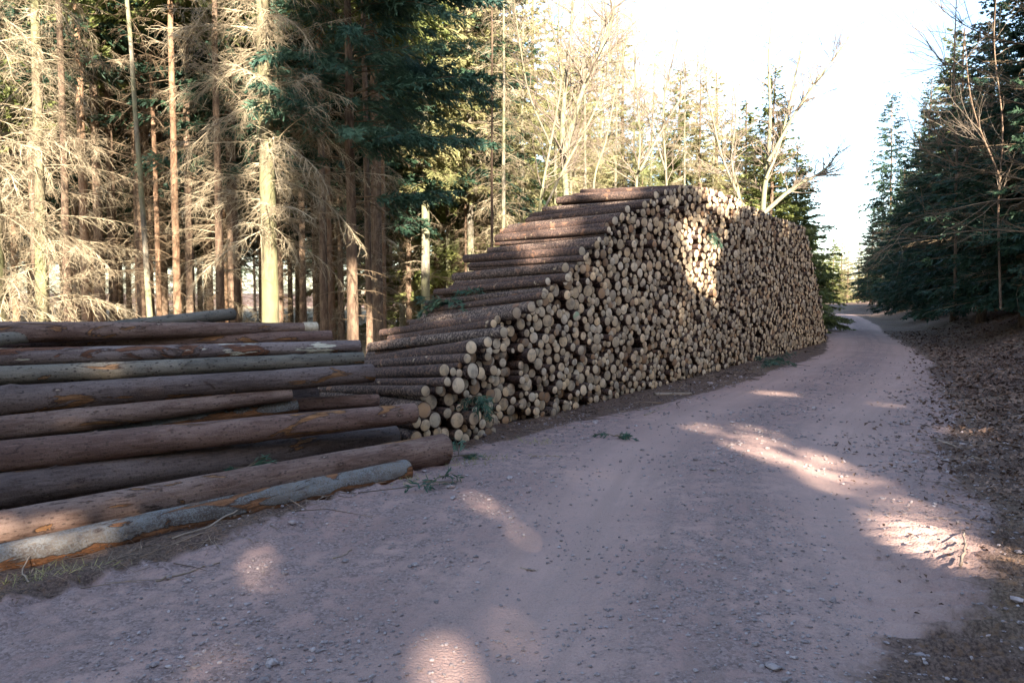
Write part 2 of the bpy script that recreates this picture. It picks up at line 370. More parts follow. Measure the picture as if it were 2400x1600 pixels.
def edge_left(Y): return np.interp(Y, [-3, 3.6, 4.5, 7, 8.7, 10.8, 14, 22, 40], [3.3, 3.5, 3.05, 2.65, 2.2, 1.6, 1.3, 1.15, 1.5])
def build_ground():
    rr = [0.35]
    while rr[-1] < 900: rr.append(rr[-1] * (1.0095 if rr[-1] < 40 else 1.03))
    rr = np.array(rr); a1 = np.arange(-48, 48.01, .25); a2 = np.arange(51, 310, 3.)
    an = np.radians(np.concatenate([a1, a2])); nA = len(an); nR = len(rr)
    X = rr[:, None] * np.sin(an)[None]; Y = rr[:, None] * np.cos(an)[None]
    d, s = road_coords(X, Y); Z = height(X, Y, (d, s)).ravel(); X = X.ravel(); Y = Y.ravel()
    p = xyz(X, Y); nz = fbm(p * .8, 3, 5)
    # wider on the sides where lorries pulled over
    wl = edge_left(Y) + .18 * nz; wr = np.interp(Y, [2, 3, 3.6, 4.5, 5.5, 9, 14, 21, 30, 50], [.2, .45, .85, 1.5, 1.85, 2.0, 1.7, 1.25, .95, 1.2]) + .3 * nz
    m = np.where(d < 0, 1 - sstep(wl - .2, wl + .25, -d), 1 - sstep(wr - .3, wr + np.interp(Y, [3, 6], [1.0, .5]), d))
    far = np.hypot(X, Y)
    tr = np.exp(-((np.abs(d - .1) - .95) / .5) ** 2)
    dryness = sstep(-4.5, -9, d) * .9
    rc = xyz(d, s); gm = np.stack([m, tr, np.clip(dryness + .25 * nz, 0, 1), np.ones_like(m)], -1)
    V = xyz(X, Y, Z)
    i = np.arange(nR - 1)[:, None] * nA; k = np.arange(nA); k2 = (k + 1) % nA
    Q = np.stack([i + k, i + nA + k, i + nA + k2, i + k2], -1).reshape(-1, 4)[:, ::-1]
    V2 = np.vstack([V, [[0, 0, float(Z[:nA].mean())]]])
    fan = np.stack([np.full(nA, len(V)), k2, k], -1)
    g2 = np.vstack([gm, gm[:1]])
    me = mk_mesh('ground', V2, [Q, fan], [M_GROUND], attrs={'gm': ('FLOAT_COLOR', g2), 'rc': ('FLOAT_VECTOR', np.vstack([rc, rc[:1]]))})
    structure(link('ground', me), 'forest floor of soil, needles and leaf litter beside the dirt road')
    # road sheet a little above the soil
    on = (np.abs(d) < 4.6) & (far < 130)
    qk = on[Q].all(1); Qr = Q[qk]; used = np.unique(Qr); re = np.full(len(V), -1); re[used] = np.arange(len(used))
    edge = 1 - sstep(3.8, 4.5, np.abs(d[used]))
    Vr = V[used] + np.stack([0 * edge, 0 * edge, .004 + .004 * edge], -1)
    me = mk_mesh('road', Vr, [re[Qr]], [M_GROUND], attrs={'gm': ('FLOAT_COLOR', gm[used]), 'rc': ('FLOAT_VECTOR', rc[used])})
    structure(link('road', me), 'pinkish packed dirt and gravel forest road curving away to the right')
build_ground()
def hz(x, y): return float(height(np.array([x], float), np.array([y], float))[0])

# ------------------------------------------------------------------ gravel, leaves, chips
def polar_scatter(n, r0, r1, a0, a1, pw=1.):
    r = r0 * (r1 / r0) ** (RNG.random(n) ** pw); a = np.radians(RNG.uniform(a0, a1, n))
    return r * np.sin(a), r * np.cos(a)
def build_gravel():
    n = 42000; x, y = polar_scatter(n, 1.6, 22, -42, 42)
    d, s = road_coords(x, y); p = xyz(x, y)
    dens = .34 + .5 * np.exp(-((d - .1) / .45) ** 2) + .75 * np.exp(-((d - 1.9) / .55) ** 2) + .6 * np.exp(-((d + 1.75) / .4) ** 2)
    dens *= .35 + 1.1 * (fbm(p * 1.3, 3, 77) > -.05)
    k = (RNG.random(n) < dens) & (np.abs(d) < 3.3); x, y, d, s = x[k], y[k], d[k], s[k]; n = len(x)
    size = .004 + .012 * RNG.random(n) ** 2.4; big = RNG.random(n) < .02; size[big] *= 2.2
    size *= np.clip(np.hypot(x, y) / 6, .8, 1.6)
    z = height(x, y, (d, s)) + .008 + size * .2
    t = (1 + 5 ** .5) / 2
    ico = norm(np.array([(-1, t, 0), (1, t, 0), (-1, -t, 0), (1, -t, 0), (0, -1, t), (0, 1, t), (0, -1, -t), (0, 1, -t), (t, 0, -1), (t, 0, 1), (-t, 0, -1), (-t, 0, 1)], float))
    F = np.array([(0, 11, 5), (0, 5, 1), (0, 1, 7), (0, 7, 10), (0, 10, 11), (1, 5, 9), (5, 11, 4), (11, 10, 2), (10, 7, 6), (7, 1, 8), (3, 9, 4), (3, 4, 2), (3, 2, 6), (3, 6, 8), (3, 8, 9), (4, 9, 5), (2, 4, 11), (6, 2, 10), (8, 6, 7), (9, 8, 1)])
    V = ico[None] * (1 + .35 * RNG.uniform(-1, 1, (n, 12, 1)))
    V = V * np.stack([RNG.uniform(.8, 1.6, n), RNG.uniform(.7, 1.1, n), RNG.uniform(.45, .8, n)], -1)[:, None]
    a = RNG.uniform(0, 6.283, n); ca, sa = np.cos(a)[:, None], np.sin(a)[:, None]
    V = np.stack([V[..., 0] * ca - V[..., 1] * sa, V[..., 0] * sa + V[..., 1] * ca, V[..., 2]], -1) * size[:, None, None]
    V += np.stack([x, y, z + size * .15], -1)[:, None]
    Fa = (np.arange(n) * 12)[:, None, None] + F
    me = mk_mesh('gravel', V.reshape(-1, 3), [Fa.reshape(-1, 3)], [M_STONE], attrs={'rnd': ('FLOAT', np.repeat(RNG.random(n), 12))}, smooth=False)
    tag(link('gravel', me), 'loose grey and pink stones scattered over the dirt road', 'gravel', kind='stuff')
build_gravel()
def build_flakes(name, label, cat, x, y, mat, smin, smax, wr, lift):
    n = len(x); z = height(x, y) + .008 + RNG.random(n) * lift
    sz = RNG.uniform(smin, smax, n) * np.clip(np.hypot(x, y) / 8, .4, 1.9); a = RNG.uniform(0, 6.283, n); tl = RNG.normal(0, .35, n)
    d = np.stack([np.cos(a) * np.cos(tl), np.sin(a) * np.cos(tl), np.sin(tl)], -1)
    nn = norm(np.stack([RNG.normal(0, .45, n), RNG.normal(0, .45, n), np.ones(n)], -1))
    side = norm(np.cross(d, nn)); up = np.cross(side, d)
    w = sz * RNG.uniform(wr[0], wr[1], n)
    c = np.stack([x, y, z + np.abs(np.sin(tl)) * sz * .5], -1); L = d * sz[:, None]; W = side * w[:, None]; cu = up * (w * RNG.uniform(-.5, .5, n))[:, None]
    V = np.stack([c - L * .5, c - L * .1 + W * .5 + cu, c + L * .5, c - L * .1 - W * .5 + cu], 1).reshape(-1, 3)
    b = (np.arange(n) * 4)[:, None]
    T = np.concatenate([b + np.array([0, 1, 2]), b + np.array([0, 2, 3])])
    me = mk_mesh(name, V, [T], [mat], attrs={'rnd': ('FLOAT', np.repeat(RNG.random(n), 4))}, smooth=False)
    tag(link(name, me), label, cat, kind='stuff')
def flakes_all():
    x, y = polar_scatter(190000, 2.2, 40, 8, 82); d, s = road_coords(x, y)
    k = (d > 1.0) & (RNG.random(len(x)) < sstep(-.4, .9, d - np.interp(y, [2, 3, 4, 5, 9, 14, 21, 30, 50], [1.6, 1.7, 1.8, 1.95, 2.0, 1.7, 1.25, .95, 1.2])) * .95 + .03); build_flakes('leaf_litter', 'brown fallen leaves covering the bank right of the road', 'leaf litter', x[k], y[k], M_LEAF, .02, .065, (.4, .85), .03)
    x, y = polar_scatter(110000, 2.4, 30, -62, 30); d, s = road_coords(x, y); p = xyz(x, y)
    k = (d < -1.5) & (d > -5.5) & (RNG.random(len(x)) < sstep(-.25, .35, -d - edge_left(y)) * (.4 + .6 * (fbm(p * 2, 3, 8) > -.1)))
    build_flakes('bark_debris', 'dark bark chips and needles along the foot of the stacks', 'debris', x[k], y[k], M_CHIP, .010, .06, (.12, .45), .03)
    x, y = polar_scatter(1500, 2.6, 26, -42, 42); d, s = road_coords(x, y); k = (np.abs(d) < 2.4)
    build_flakes('road_litter', 'scattered needles and leaf bits lying on the dirt road', 'leaf litter', x[k], y[k], M_CHIP, .008, .03, (.15, .4), .004)
flakes_all()
def grass():
    K = Kites()
    spots = [at_z(60, 1365)[:2], at_z(160, 1345)[:2], at_z(1080, 1090)[:2], at_z(1150, 1075)[:2], at_z(960, 1130)[:2], at_z(1250, 1040)[:2]]
    for sx, sy in spots:
        n = 60; x = sx + RNG.normal(0, .12, n); y = sy + RNG.normal(0, .08, n); z = height(x, y)
        D = np.stack([RNG.normal(0, .05, n), RNG.normal(0, .05, n), RNG.uniform(.01, .07, n)], -1)
        K.add(np.stack([x, y, z], -1), D, norm(np.stack([RNG.normal(0, 1, n), RNG.normal(0, 1, n), RNG.normal(0, .3, n)], -1)), .005)
    tag(link('grass', K.mesh('grass', M_GRASS)), 'thin dry grass tufts at the road edge by the felled trunks', 'grass', kind='stuff')
grass()
def brush():
    S = Segs(); n = 6500; x, y = polar_scatter(n, 2.8, 30, -46, 46); d, s = road_coords(x, y); el = edge_left(y)
    k = ((d < -el + .15) & (d > -el - 1.4)) | ((d > 1.9) & (d < 5) & (RNG.random(n) < .6)); x, y = x[k], y[k]; n = len(x)
    a = RNG.uniform(0, 6.283, n); L = RNG.uniform(.04, .16, n) * (1 + 2.2 * (RNG.random(n) < .12)); r = RNG.uniform(.0015, .005, n) * np.clip(np.hypot(x, y) / 7, .8, 2); z = height(x, y) + .012
    A = np.stack([x, y, z], -1); D = np.stack([np.cos(a), np.sin(a), RNG.uniform(0, .22, n)], -1) * L[:, None]; B = A + D; C = B + (D + np.stack([RNG.normal(0, .3, n), RNG.normal(0, .3, n), -D[:, 2] / L * 1.2], -1) * L[:, None]) * .8
    S.add(A, B, r, r * .9); S.add(B, C, r * .9, r * .5)
    tag(link('twig_litter', S.mesh('twig_litter', M_CHIP, 4)), 'broken twigs strewn along both road verges', 'twigs', kind='stuff')
brush()

# ------------------------------------------------------------------ logs
def log_arrays(L, r0, r1, sides, nseg, seed, rough=.05, bend=0., knots=0, flakes=0):
    rng = np.random.default_rng(seed)
    x = np.linspace(0, L, nseg + 1); an = np.arange(sides) * 2 * np.pi / sides
    X = np.broadcast_to(x[:, None], (nseg + 1, sides)); A = np.broadcast_to(an, X.shape)
    R = np.broadcast_to((r0 + (r1 - r0) * x / L)[:, None], X.shape).copy(); rm = (r0 + r1) / 2
    q = np.stack([np.cos(A) * 1.4 + seed * 3.1, np.sin(A) * 1.4, X * 1.2 / max(.5, 1)], -1)
    R *= 1 + rough * fbm(q, 2, seed) + rough * .5 * fbm(q * 5, 2, seed + 3)
    for _ in range(knots):
        kx, ka = rng.uniform(0, L), rng.uniform(0, 6.283); kh = rng.uniform(.08, .2) * rm; kw = rng.uniform(.02, .04)
        da = (A - ka + np.pi) % (2 * np.pi) - np.pi
        R += kh * np.exp(-((X - kx) / kw) ** 2 - (da * rm / kw) ** 2)
    b1, b2 = bend * rng.uniform(-1, 1), bend * rng.uniform(-1, 1)
    cy = b1 * np.sin(np.pi * x / L) + .3 * b2 * np.sin(2 * np.pi * x / L); cz = .4 * b2 * np.sin(np.pi * x / L)
    V = np.stack([X, cy[:, None] + R * np.cos(A), cz[:, None] + R * np.sin(A)], -1)
    i = np.arange(nseg)[:, None] * sides; k = np.arange(sides); k2 = (k + 1) % sides
    Q = np.stack([i + k, i + k2, i + k2 + sides, i + k + sides], -1).reshape(-1, 4)
    V = V.reshape(-1, 3); tri = np.zeros((0, 3), int)
    if flakes:                             # strips of bark torn up along the log
        fx = rng.uniform(.05, L - .1, flakes); fa = rng.uniform(-.2, np.pi + .2, flakes); fl = rng.uniform(.015, .10, flakes); fw = rng.uniform(.006, .026, flakes)
        rr = (r0 + (r1 - r0) * fx / L) * 1.0
        o = np.stack([np.interp(fx, x, cy) + rr * np.cos(fa), np.interp(fx, x, cz) + rr * np.sin(fa)], -1)
        nrm = np.stack([0 * fx, np.cos(fa), np.sin(fa)], -1); tg = np.stack([0 * fx, -np.sin(fa), np.cos(fa)], -1)
        sg = np.where(rng.random(flakes) < .5, 1, -1); lift = rng.uniform(.05, .4, flakes)
        ba = np.stack([fx, o[:, 0], o[:, 1]], -1)
        D = np.stack([sg, 0 * fx, 0 * fx], -1) * fl[:, None] + nrm * (fl * lift)[:, None] + tg * (fl * rng.uniform(-.4, .4, flakes))[:, None]
        FV = np.stack([ba - tg * fw[:, None] / 2, ba + tg * fw[:, None] / 2, ba + D + tg * fw[:, None] * .3, ba + D - tg * fw[:, None] * .3], 1).reshape(-1, 3)
        nb = len(V); V = np.vstack([V, FV]); Q = np.vstack([Q, nb + (np.arange(flakes) * 4)[:, None] + np.arange(4)])
    return V, Q, sides, nseg
def cap_arrays(ring, rnd, seed, out):
    """sawn end closing a ring of points; out = +1/-1 along x"""
    rng = np.random.default_rng(seed); n = len(ring); c = ring.mean(0)
    mid = c + (ring - c) * .94; mid[:, 0] += out * .004
    rad_ = np.linalg.norm((ring - c)[:, 1:], axis=1).mean()
    V = np.vstack([ring, mid, c[None] + np.array([[out * .006, 0, 0]])])
    tl = rng.normal(0, .05, 2); V[:, 0] += ((V[:, 1:] - c[1:]) @ tl) * out
    k = np.arange(n); k2 = (k + 1) % n
    Q = np.stack([k, k2, k2 + n, k + n], -1); T = np.stack([k + n, k2 + n, np.full(n, 2 * n)], -1)
    if out < 0: Q = Q[:, ::-1]; T = T[:, ::-1]
    disc = np.stack([(V[:, 1] - c[1]) / rad_, (V[:, 2] - c[2]) / rad_, np.zeros(len(V))], -1)
    disc[:n] *= 1.02
    return V, Q, T, disc
def frame_of(p, q):
    X = Vector(q - p).normalized(); Zr = Vector((0, 0, 1)); Y = Zr.cross(X).normalized(); Z = X.cross(Y)
    m = Matrix((X, Y, Z)).transposed().to_4x4(); m.translation = Vector(p); return m

def felled(p, q, r0, r1, mat, label, seed, sides=26, group='long trunks in the felled pile', knots=None, rough=.07, bend=.03, flakes=70, tip=0.):
    L = float(np.linalg.norm(q - p))
    V, Q, sd, ns = log_arrays(L, r0, r1, sides, int(L / .07), seed, rough, bend, int(L * 3) if knots is None else knots, flakes)
    rn = RNG.random()
    o = link('felled_trunk', mk_mesh('felled_trunk', V, [Q], [mat], attrs={'rnd': ('FLOAT', np.full(len(V), rn))}))
    o.matrix_world = frame_of(p, q); tag(o, label, 'log', group)
    for ring, out in ((V[:sd], -1), (V[ns * sd:(ns + 1) * sd], 1)):
        CV, CQ, CT, disc = cap_arrays(ring, rn, seed + 5, out)
        link('cut_end', mk_mesh('cut_end', CV, [CQ, CT], [M_CUT], attrs={'disc': ('FLOAT_VECTOR', disc), 'rnd': ('FLOAT', np.full(len(CV), rn))}), o)
    if tip:
        t = np.linspace(L - tip, L - .01, 8); TV, TQ = tube_arrays(np.stack([t, 0 * t, 0 * t], -1), r0 + (r1 - r0) * t / L + .006, 24, .06, 3)
        link('stripped_tip', mk_mesh('stripped_tip', TV, [TQ], [M_PALE], attrs={'rnd': ('FLOAT', np.full(len(TV), .1))}), o)['label'] = 'pale bare wood tip'
    return o
def felled_px(l, r, mat, label, seed, ext=2.4, **kw):
    """l, r = (px, py, metres ahead, radius) of a point at the picture's left edge and of the right end"""
    a = at_y(*l[:3]); b = at_y(*r[:3]); d = b - a; Ld = np.linalg.norm(d); e = ext / Ld
    ra = l[3] - (r[3] - l[3]) * e
    return felled(a - d * e, b, max(.05, ra), r[3], mat, label, seed, **kw)

felled_px((0, 1316, 4.22, .105), (952, 1102, 6.42, .102), M_BARK_LICHEN, 'front trunk with grey lichen bark peeling to orange, lying along the road edge', 1, bend=.02)
felled_px((0, 1235, 4.62, .105), (1040, 1052, 6.95, .148), M_BARK, 'thick smooth purple-brown trunk just behind the lichen trunk, ending farthest right', 2)
felled_px((0, 1150, 5.0, .128), (924, 1022, 7.2, .118), M_BARK_DARK, 'dark ridged trunk in the shadow gap, third up from the road', 3)
felled_px((0, 1074, 5.1, .115), (970, 967, 7.0, .100), M_BARK_RED, 'long reddish brown trunk with torn knots, its butt against the tall stack', 4, bend=.02)
felled_px((0, 1042, 5.55, .08), (694, 952, 7.0, .07), M_BARK_LICHEN, 'thin flaky trunk wedged between two brown trunks, orange patches near its end', 5)
felled_px((0, 985, 6.1, .08), (886, 938, 7.5, .066), M_BARK_RED, 'short-showing reddish trunk end behind the long reddish brown trunk', 6)
felled_px((0, 1005, 5.45, .10), (680, 924, 6.9, .062), M_BARK, 'tapering purple trunk with a thin end stopping short of the others', 7)
felled_px((0, 938, 5.6, .118), (872, 874, 7.4, .092), M_BARK_DARK, 'thick dark trunk with orange torn patches at mid height of the felled pile', 8, bend=.015)
felled_px((0, 880, 5.9, .082), (849, 840, 7.5, .07), M_BARK_GREY, 'grey-green speckled trunk lying above the thick dark trunk', 9, bend=.015)
felled_px((0, 838, 6.15, .080), (842, 813, 7.7, .074), M_BARK_TORN, 'trunk with long torn white wood patches, second row from the pile top', 10, bend=.015)
felled_px((0, 812, 6.5, .075), (776, 789, 7.85, .066), M_BARK_RED, 'thin reddish trunk squeezed under the topmost trunk', 11, bend=.015)
felled_px((0, 780, 6.3, .098), (744, 768, 7.9, .055), M_BARK, 'topmost brown trunk with a pale stripped tip', 12, bend=.0, tip=.16)
felled_px((300, 762, 7.2, .06), (545, 736, 8.3, .068), M_BARK_GREY, 'grey trunk end sticking up behind the top of the felled pile', 13, ext=2.0)
# trunks underneath that carry the pile
for i, (l, r) in enumerate([((0, 1190, 5.6, .12), (760, 1010, 7.4, .12)), ((0, 1110, 5.75, .12), (760, 960, 7.55, .12)), ((0, 1010, 6.0, .11), (740, 925, 7.7, .10)),
                            ((0, 935, 6.3, .11), (780, 880, 7.8, .09)), ((0, 870, 6.65, .10), (740, 835, 7.95, .09)), ((0, 1080, 6.5, .12), (640, 965, 8.1, .12)), ((0, 960, 6.9, .12), (620, 890, 8.3, .12)), ((0, 860, 7.1, .11), (600, 830, 8.4, .11)), ((0, 1040, 7.3, .12), (560, 950, 8.8, .12)), ((0, 920, 7.6, .12), (560, 870, 8.9, .12)), ((0, 830, 7.3, .09), (600, 800, 8.5, .09))]):
    felled_px(l, r, [M_BARK_DARK, M_BARK_RED][i % 2], 'dark brown trunk buried deep inside the felled pile', 40 + i, sides=16, knots=4, flakes=4)

# ---- the tall stack of two metre logs
PROF = np.array([(-1.97, 0), (-1.95, .55), (-1.67, .82), (-1.25, 1.08), (0, 1.45), (1.1, 1.95), (2.09, 2.42), (3.48, 3.12), (4.8, 3.52), (5.7, 3.74), (7.0, 3.88), (8.4, 3.98), (10, 3.95), (12.2, 3.85), (15, 3.9), (17.4, 3.88), (18.1, 3.35), (19.5, 2.15), (21.4, .32), (21.6, 0)])
def pack():
    rng = np.random.default_rng(4); S, Z, R = [], [], []
    nb = 60; buck = [[] for _ in range(nb)]; b0 = -2.6; bw = .42
    fails = 0
    while fails < 260 and len(S) < 7500:
        r = float(np.clip(rng.lognormal(math.log(.059), .25), .034, .098))
        best = None
        for s in rng.uniform(-1.9 * ECH, 21.5 * ECH, 36):
            bi = int((s - b0) / bw); z = r
            for bb in (bi - 1, bi, bi + 1):
                if 0 <= bb < nb:
                    for j in buck[bb]:
                        ds = s - S[j]; rr = r + R[j]
                        if -rr < ds < rr:
                            t = Z[j] + math.sqrt(rr * rr - ds * ds)
                            if t > z: z = t
            if z + r > np.interp(s / ECH, PROF[:, 0], PROF[:, 1]) - .15 * (s < 5.6): continue
            if best is None or z < best[1]: best = (s, z)
        if best is None: fails += 1; continue
        fails = 0; S.append(best[0]); Z.append(best[1]); R.append(r); buck[int((best[0] - b0) / bw)].append(len(S) - 1)
        if len(buck[int((best[0] - b0) / bw)]) > 14:       # only the upper ones can still be touched
            b = buck[int((best[0] - b0) / bw)]; b.sort(key=lambda j: -(Z[j] + R[j])); del b[14:]
    nfill = len(S); s = -1.72                       # stout logs laid as steps down the near end
    while s < 5.7:
        r = rng.uniform(.046, .080); z = r
        for j in range(len(S)):
            ds = s - S[j]; rr = r + R[j]
            if -rr < ds < rr: z = max(z, Z[j] + math.sqrt(rr * rr - ds * ds))
        S.append(s); Z.append(z); R.append(r); s += r * 2.05 + rng.choice([.0, .05, .14, .2])
    return np.array(S) / ECH, np.array(Z), np.array(R), nfill
SS, SZ, SR, NFILL = pack()
NL = len(SS); print('stack logs', NL)
def build_stack():
    rng = np.random.default_rng(8)
    r1 = SR * rng.uniform(.9, 1.08, NL); L = rng.normal(2.45, .06, NL); rn = rng.random(NL)
    off = rng.normal(0, .04, NL); off[rng.random(NL) < .12] -= .13; off[NFILL:] += rng.uniform(-.05, .22, NL - NFILL)
    nearleft = (SS < -.45); off[nearleft] += .22; off[(SS > -.45) & (SS < .25)] -= .1
    pn3 = np.array([PN[0], PN[1], 0]); pd3 = np.array([PD[0], PD[1], 0])
    foot = np.stack([P0[0] + SS * PD[0], P0[1] + SS * PD[1], SZ], -1)
    yaw = rng.normal(0, .015, NL); pit = rng.normal(0, .008, NL); yaw[NFILL:] += rng.normal(0, .04, NL - NFILL); pit += .07 * sstep(2.8, 3.8, SZ); L[NFILL:] *= rng.uniform(.9, 1.1, NL - NFILL)
    ax = norm(LAX + yaw[:, None] * np.array([.733, .68, 0]) + pit[:, None] * np.array([0, 0, 1.]))       # from the sawn face backwards
    A = foot - LAX * off[:, None]; B = A + ax * L[:, None]
    B[:, 2] = np.maximum(B[:, 2] - (A[:, 2] - SR) * .30 * (1 - sstep(-1.2, 2.0, SS)), SR * .9)
    dist = np.hypot(A[:, 0], A[:, 1]); top = np.interp(SS, PROF[:, 0], PROF[:, 1])
    score = SR / dist; slope = (SZ > top - .30) & (SS < 6.3); score = score * np.where(slope, 1.6, 1); score[NFILL:] *= 10
    one = np.zeros(NL, bool); one[np.argsort(-score)[:298]] = True
    # distinct logs get labels of their own
    lab = {}
    steps = [i for i in np.argsort(SZ) if one[i] and slope[i]]
    def nearest(px, py):
        best = None
        for i in np.where(one)[0]:
            w = A[i] - np.array([0, 0, CAM_H]); x = 1200 + F_PX * w[0] / (w @ FWD); y = 800 - F_PX * (w @ UPV) / (w @ FWD)
            dd = (x - px) ** 2 + (y - py) ** 2
            if (best is None or dd < best[0]) and i not in lab: best = (dd, i)
        return best[1]
    for (px, py, text) in [(1107, 995, 'bottom log at the near corner of the tall stack, resting on soil'), (980, 995, 'bottom log of the tall stack next to the long reddish trunk'),
                           (1035, 990, 'bottom log with a dark hole in its sawn end, near felled trunks'), (1041, 842, 'large log end at the low tip of the tall stack, above felled trunks'),
                           (1118, 945, 'near-corner log end right of the green fir sprig in the stack'), (1000, 955, 'bark-sided log end left of the green fir sprig in the stack'),
                           (1345, 735, 'log whose sawn end carries a faint green paint mark, under the stack slope'), (1160, 930, 'log end with a dark rotten core at the stack foot, past the near corner')]:
        i = nearest(px, py); lab[i] = text
    ordn = ['lowest', 'second lowest', 'third lowest', 'fourth lowest', 'fifth lowest', 'sixth lowest', 'seventh lowest', 'eighth lowest', 'ninth lowest', 'tenth lowest']
    st = [i for i in steps if i not in lab and i >= NFILL]
    # the log that crowns each step of the slope
    crown = []; 
    for s0 in np.arange(-1.9, 6.4, .36):
        c = [i for i in st if s0 <= SS[i] < s0 + .33 and i not in crown]
        if c: crown.append(max(c, key=lambda i: SZ[i]))
    n = len(crown)
    for j, i in enumerate(crown):
        if j < 10: lab[i] = f'long-sided bark log forming the {ordn[j]} step of the stack slope'
        else:
            names = ['topmost', 'second highest', 'third highest', 'fourth highest', 'fifth highest', 'sixth highest', 'seventh highest', 'eighth highest', 'ninth highest', 'tenth highest', 'eleventh highest', 'twelfth highest', 'thirteenth highest', 'fourteenth highest']
            lab[i] = f'long-sided bark log forming the {names[n - 1 - j]} step of the stack slope'
    VV, FQ, FT, MI_Q, MI_T, RN, DI = [], [], [], [], [], [], []; base = 0
    for i in range(NL):
        near = one[i]; sides, ns = (16, 8) if near else (10, 1)
        V, Q, sd, nsg = log_arrays(float(np.linalg.norm(B[i] - A[i])), SR[i], r1[i], sides, ns, 1000 + i, .09 if near else .07, .02 if near else 0., 5 if near else 0, 3 if near else 0)
        M = np.array(frame_of(A[i], B[i]))
        C1 = cap_arrays(V[:sd], rn[i], i, -1); C2 = cap_arrays(V[nsg * sd:(nsg + 1) * sd], rn[i], i + 7, 1)
        if near:
            o = link('stacked_log', mk_mesh('stacked_log', V, [Q], [M_SBARK], attrs={'rnd': ('FLOAT', np.full(len(V), rn[i]))}))
            o.matrix_world = Matrix(M.tolist())
            tag(o, lab.get(i, 'short round log in the tall stack, bark sides hidden, pale sawn end facing the road'), 'log', 'short logs in the tall roadside stack')
            for (CV, CQ, CT, disc) in (C1, C2):
                link('cut_end', mk_mesh('cut_end', CV, [CQ, CT], [M_CUT_HOLE if 'hole' in lab.get(i, '') else M_CUT_ROT if 'rotten' in lab.get(i, '') else M_CUT_GREEN if 'green paint' in lab.get(i, '') else M_CUT], attrs={'disc': ('FLOAT_VECTOR', disc), 'rnd': ('FLOAT', np.full(len(CV), rn[i]))}), o)
        else:
            for (X, q, t, mi, dz) in ((V, Q, None, 0, None), (C1[0], C1[1], C1[2], 1, C1[3]), (C2[0], C2[1], C2[2], 1, C2[3])):
                W = X @ M[:3, :3].T + M[:3, 3]; VV.append(W); FQ.append(q + base); MI_Q.append(np.full(len(q), mi))
                if t is not None: FT.append(t + base); MI_T.append(np.full(len(t), mi))
                RN.append(np.full(len(X), rn[i])); DI.append(np.zeros((len(X), 3)) if dz is None else dz); base += len(X)
    me = mk_mesh('log_stack', np.vstack(VV), [np.vstack(FQ), np.vstack(FT)], [M_SBARK, M_CUT], np.concatenate(MI_Q + MI_T), {'rnd': ('FLOAT', np.concatenate(RN)), 'disc': ('FLOAT_VECTOR', np.vstack(DI))})
    o = link('log_stack', me); tag(o, 'far part of the tall stack, thousands of small sawn log ends running back along the road', 'log stack', 'short logs in the tall roadside stack', 'stuff')
build_stack()

# ------------------------------------------------------------------ branches and trees
def poly_branch(rng, base, az, L, elev, droop, n=7, wig=.12):
    P = [np.asarray(base, float)]; e = elev; a = az
    for i in range(n):
        d = np.array([math.cos(a) * math.cos(e), math.sin(a) * math.cos(e), math.sin(e)])
        P.append(P[-1] + d * L / n); e -= droop / n + rng.normal(0, wig * .4); a += rng.normal(0, wig)
    return np.array(P)
def along(P, t):
    n = len(P) - 1; f = np.clip(t * n, 0, n - 1e-6); i = f.astype(int); w = (f - i)[:, None]
    return P[i] * (1 - w) + P[i + 1] * w, norm(P[i + 1] - P[i])
ZUP = np.array([0, 0, 1.])
def dead_branch(S, rng, base, az, L, elev, droop, r, dens=16., twl=.55, hang=.5, tert=3):
    P = poly_branch(rng, base, az, L, elev, droop); S.chain(P, r, r * .3)
    n = max(3, int(L * dens)); t = rng.uniform(.08, 1, n); p, d = along(P, t)
    side = norm(np.cross(d, ZUP)) * np.where(rng.random(n) < .5, 1, -1)[:, None]
    tl = twl * (.35 + .75 * (1 - t)) * rng.uniform(.4, 1.15, n) * min(1.2, .5 + L / 3)
    dv = norm(d * rng.uniform(.35, 1., (n, 1)) + side * rng.uniform(.3, 1., (n, 1)) + ZUP * rng.uniform(-.85, .3, (n, 1)))
    k = 3; pts = [p]; cur = dv
    for j in range(k):
        pts.append(pts[-1] + cur * (tl / k)[:, None]); cur = norm(cur + rng.normal(0, .18, (n, 3)) + ZUP * (-hang * rng.uniform(0, 1, (n, 1))))
    rr = r * .42 * rng.uniform(.6, 1.1, n); rr = np.maximum(rr, .0027)
    for j in range(k): S.add(pts[j], pts[j + 1], rr * (1 - j * .25), rr * (1 - (j + 1) * .25))
    for q in range(tert):
        u = rng.random(n); j = np.minimum((u * k).astype(int), k - 1); PA = np.stack(pts, 1); ii = np.arange(n)
        b = PA[ii, j] + (PA[ii, j + 1] - PA[ii, j]) * rng.random((n, 1)); dd = norm(PA[ii, j + 1] - PA[ii, j])
        l3 = tl * rng.uniform(.15, .5, n); e = norm(dd * .8 + rng.normal(0, .55, (n, 3)) + ZUP * -.25)
        S.add(b, b + e * l3[:, None], np.maximum(rr * .7, .0023), np.maximum(rr * .3, .0013))
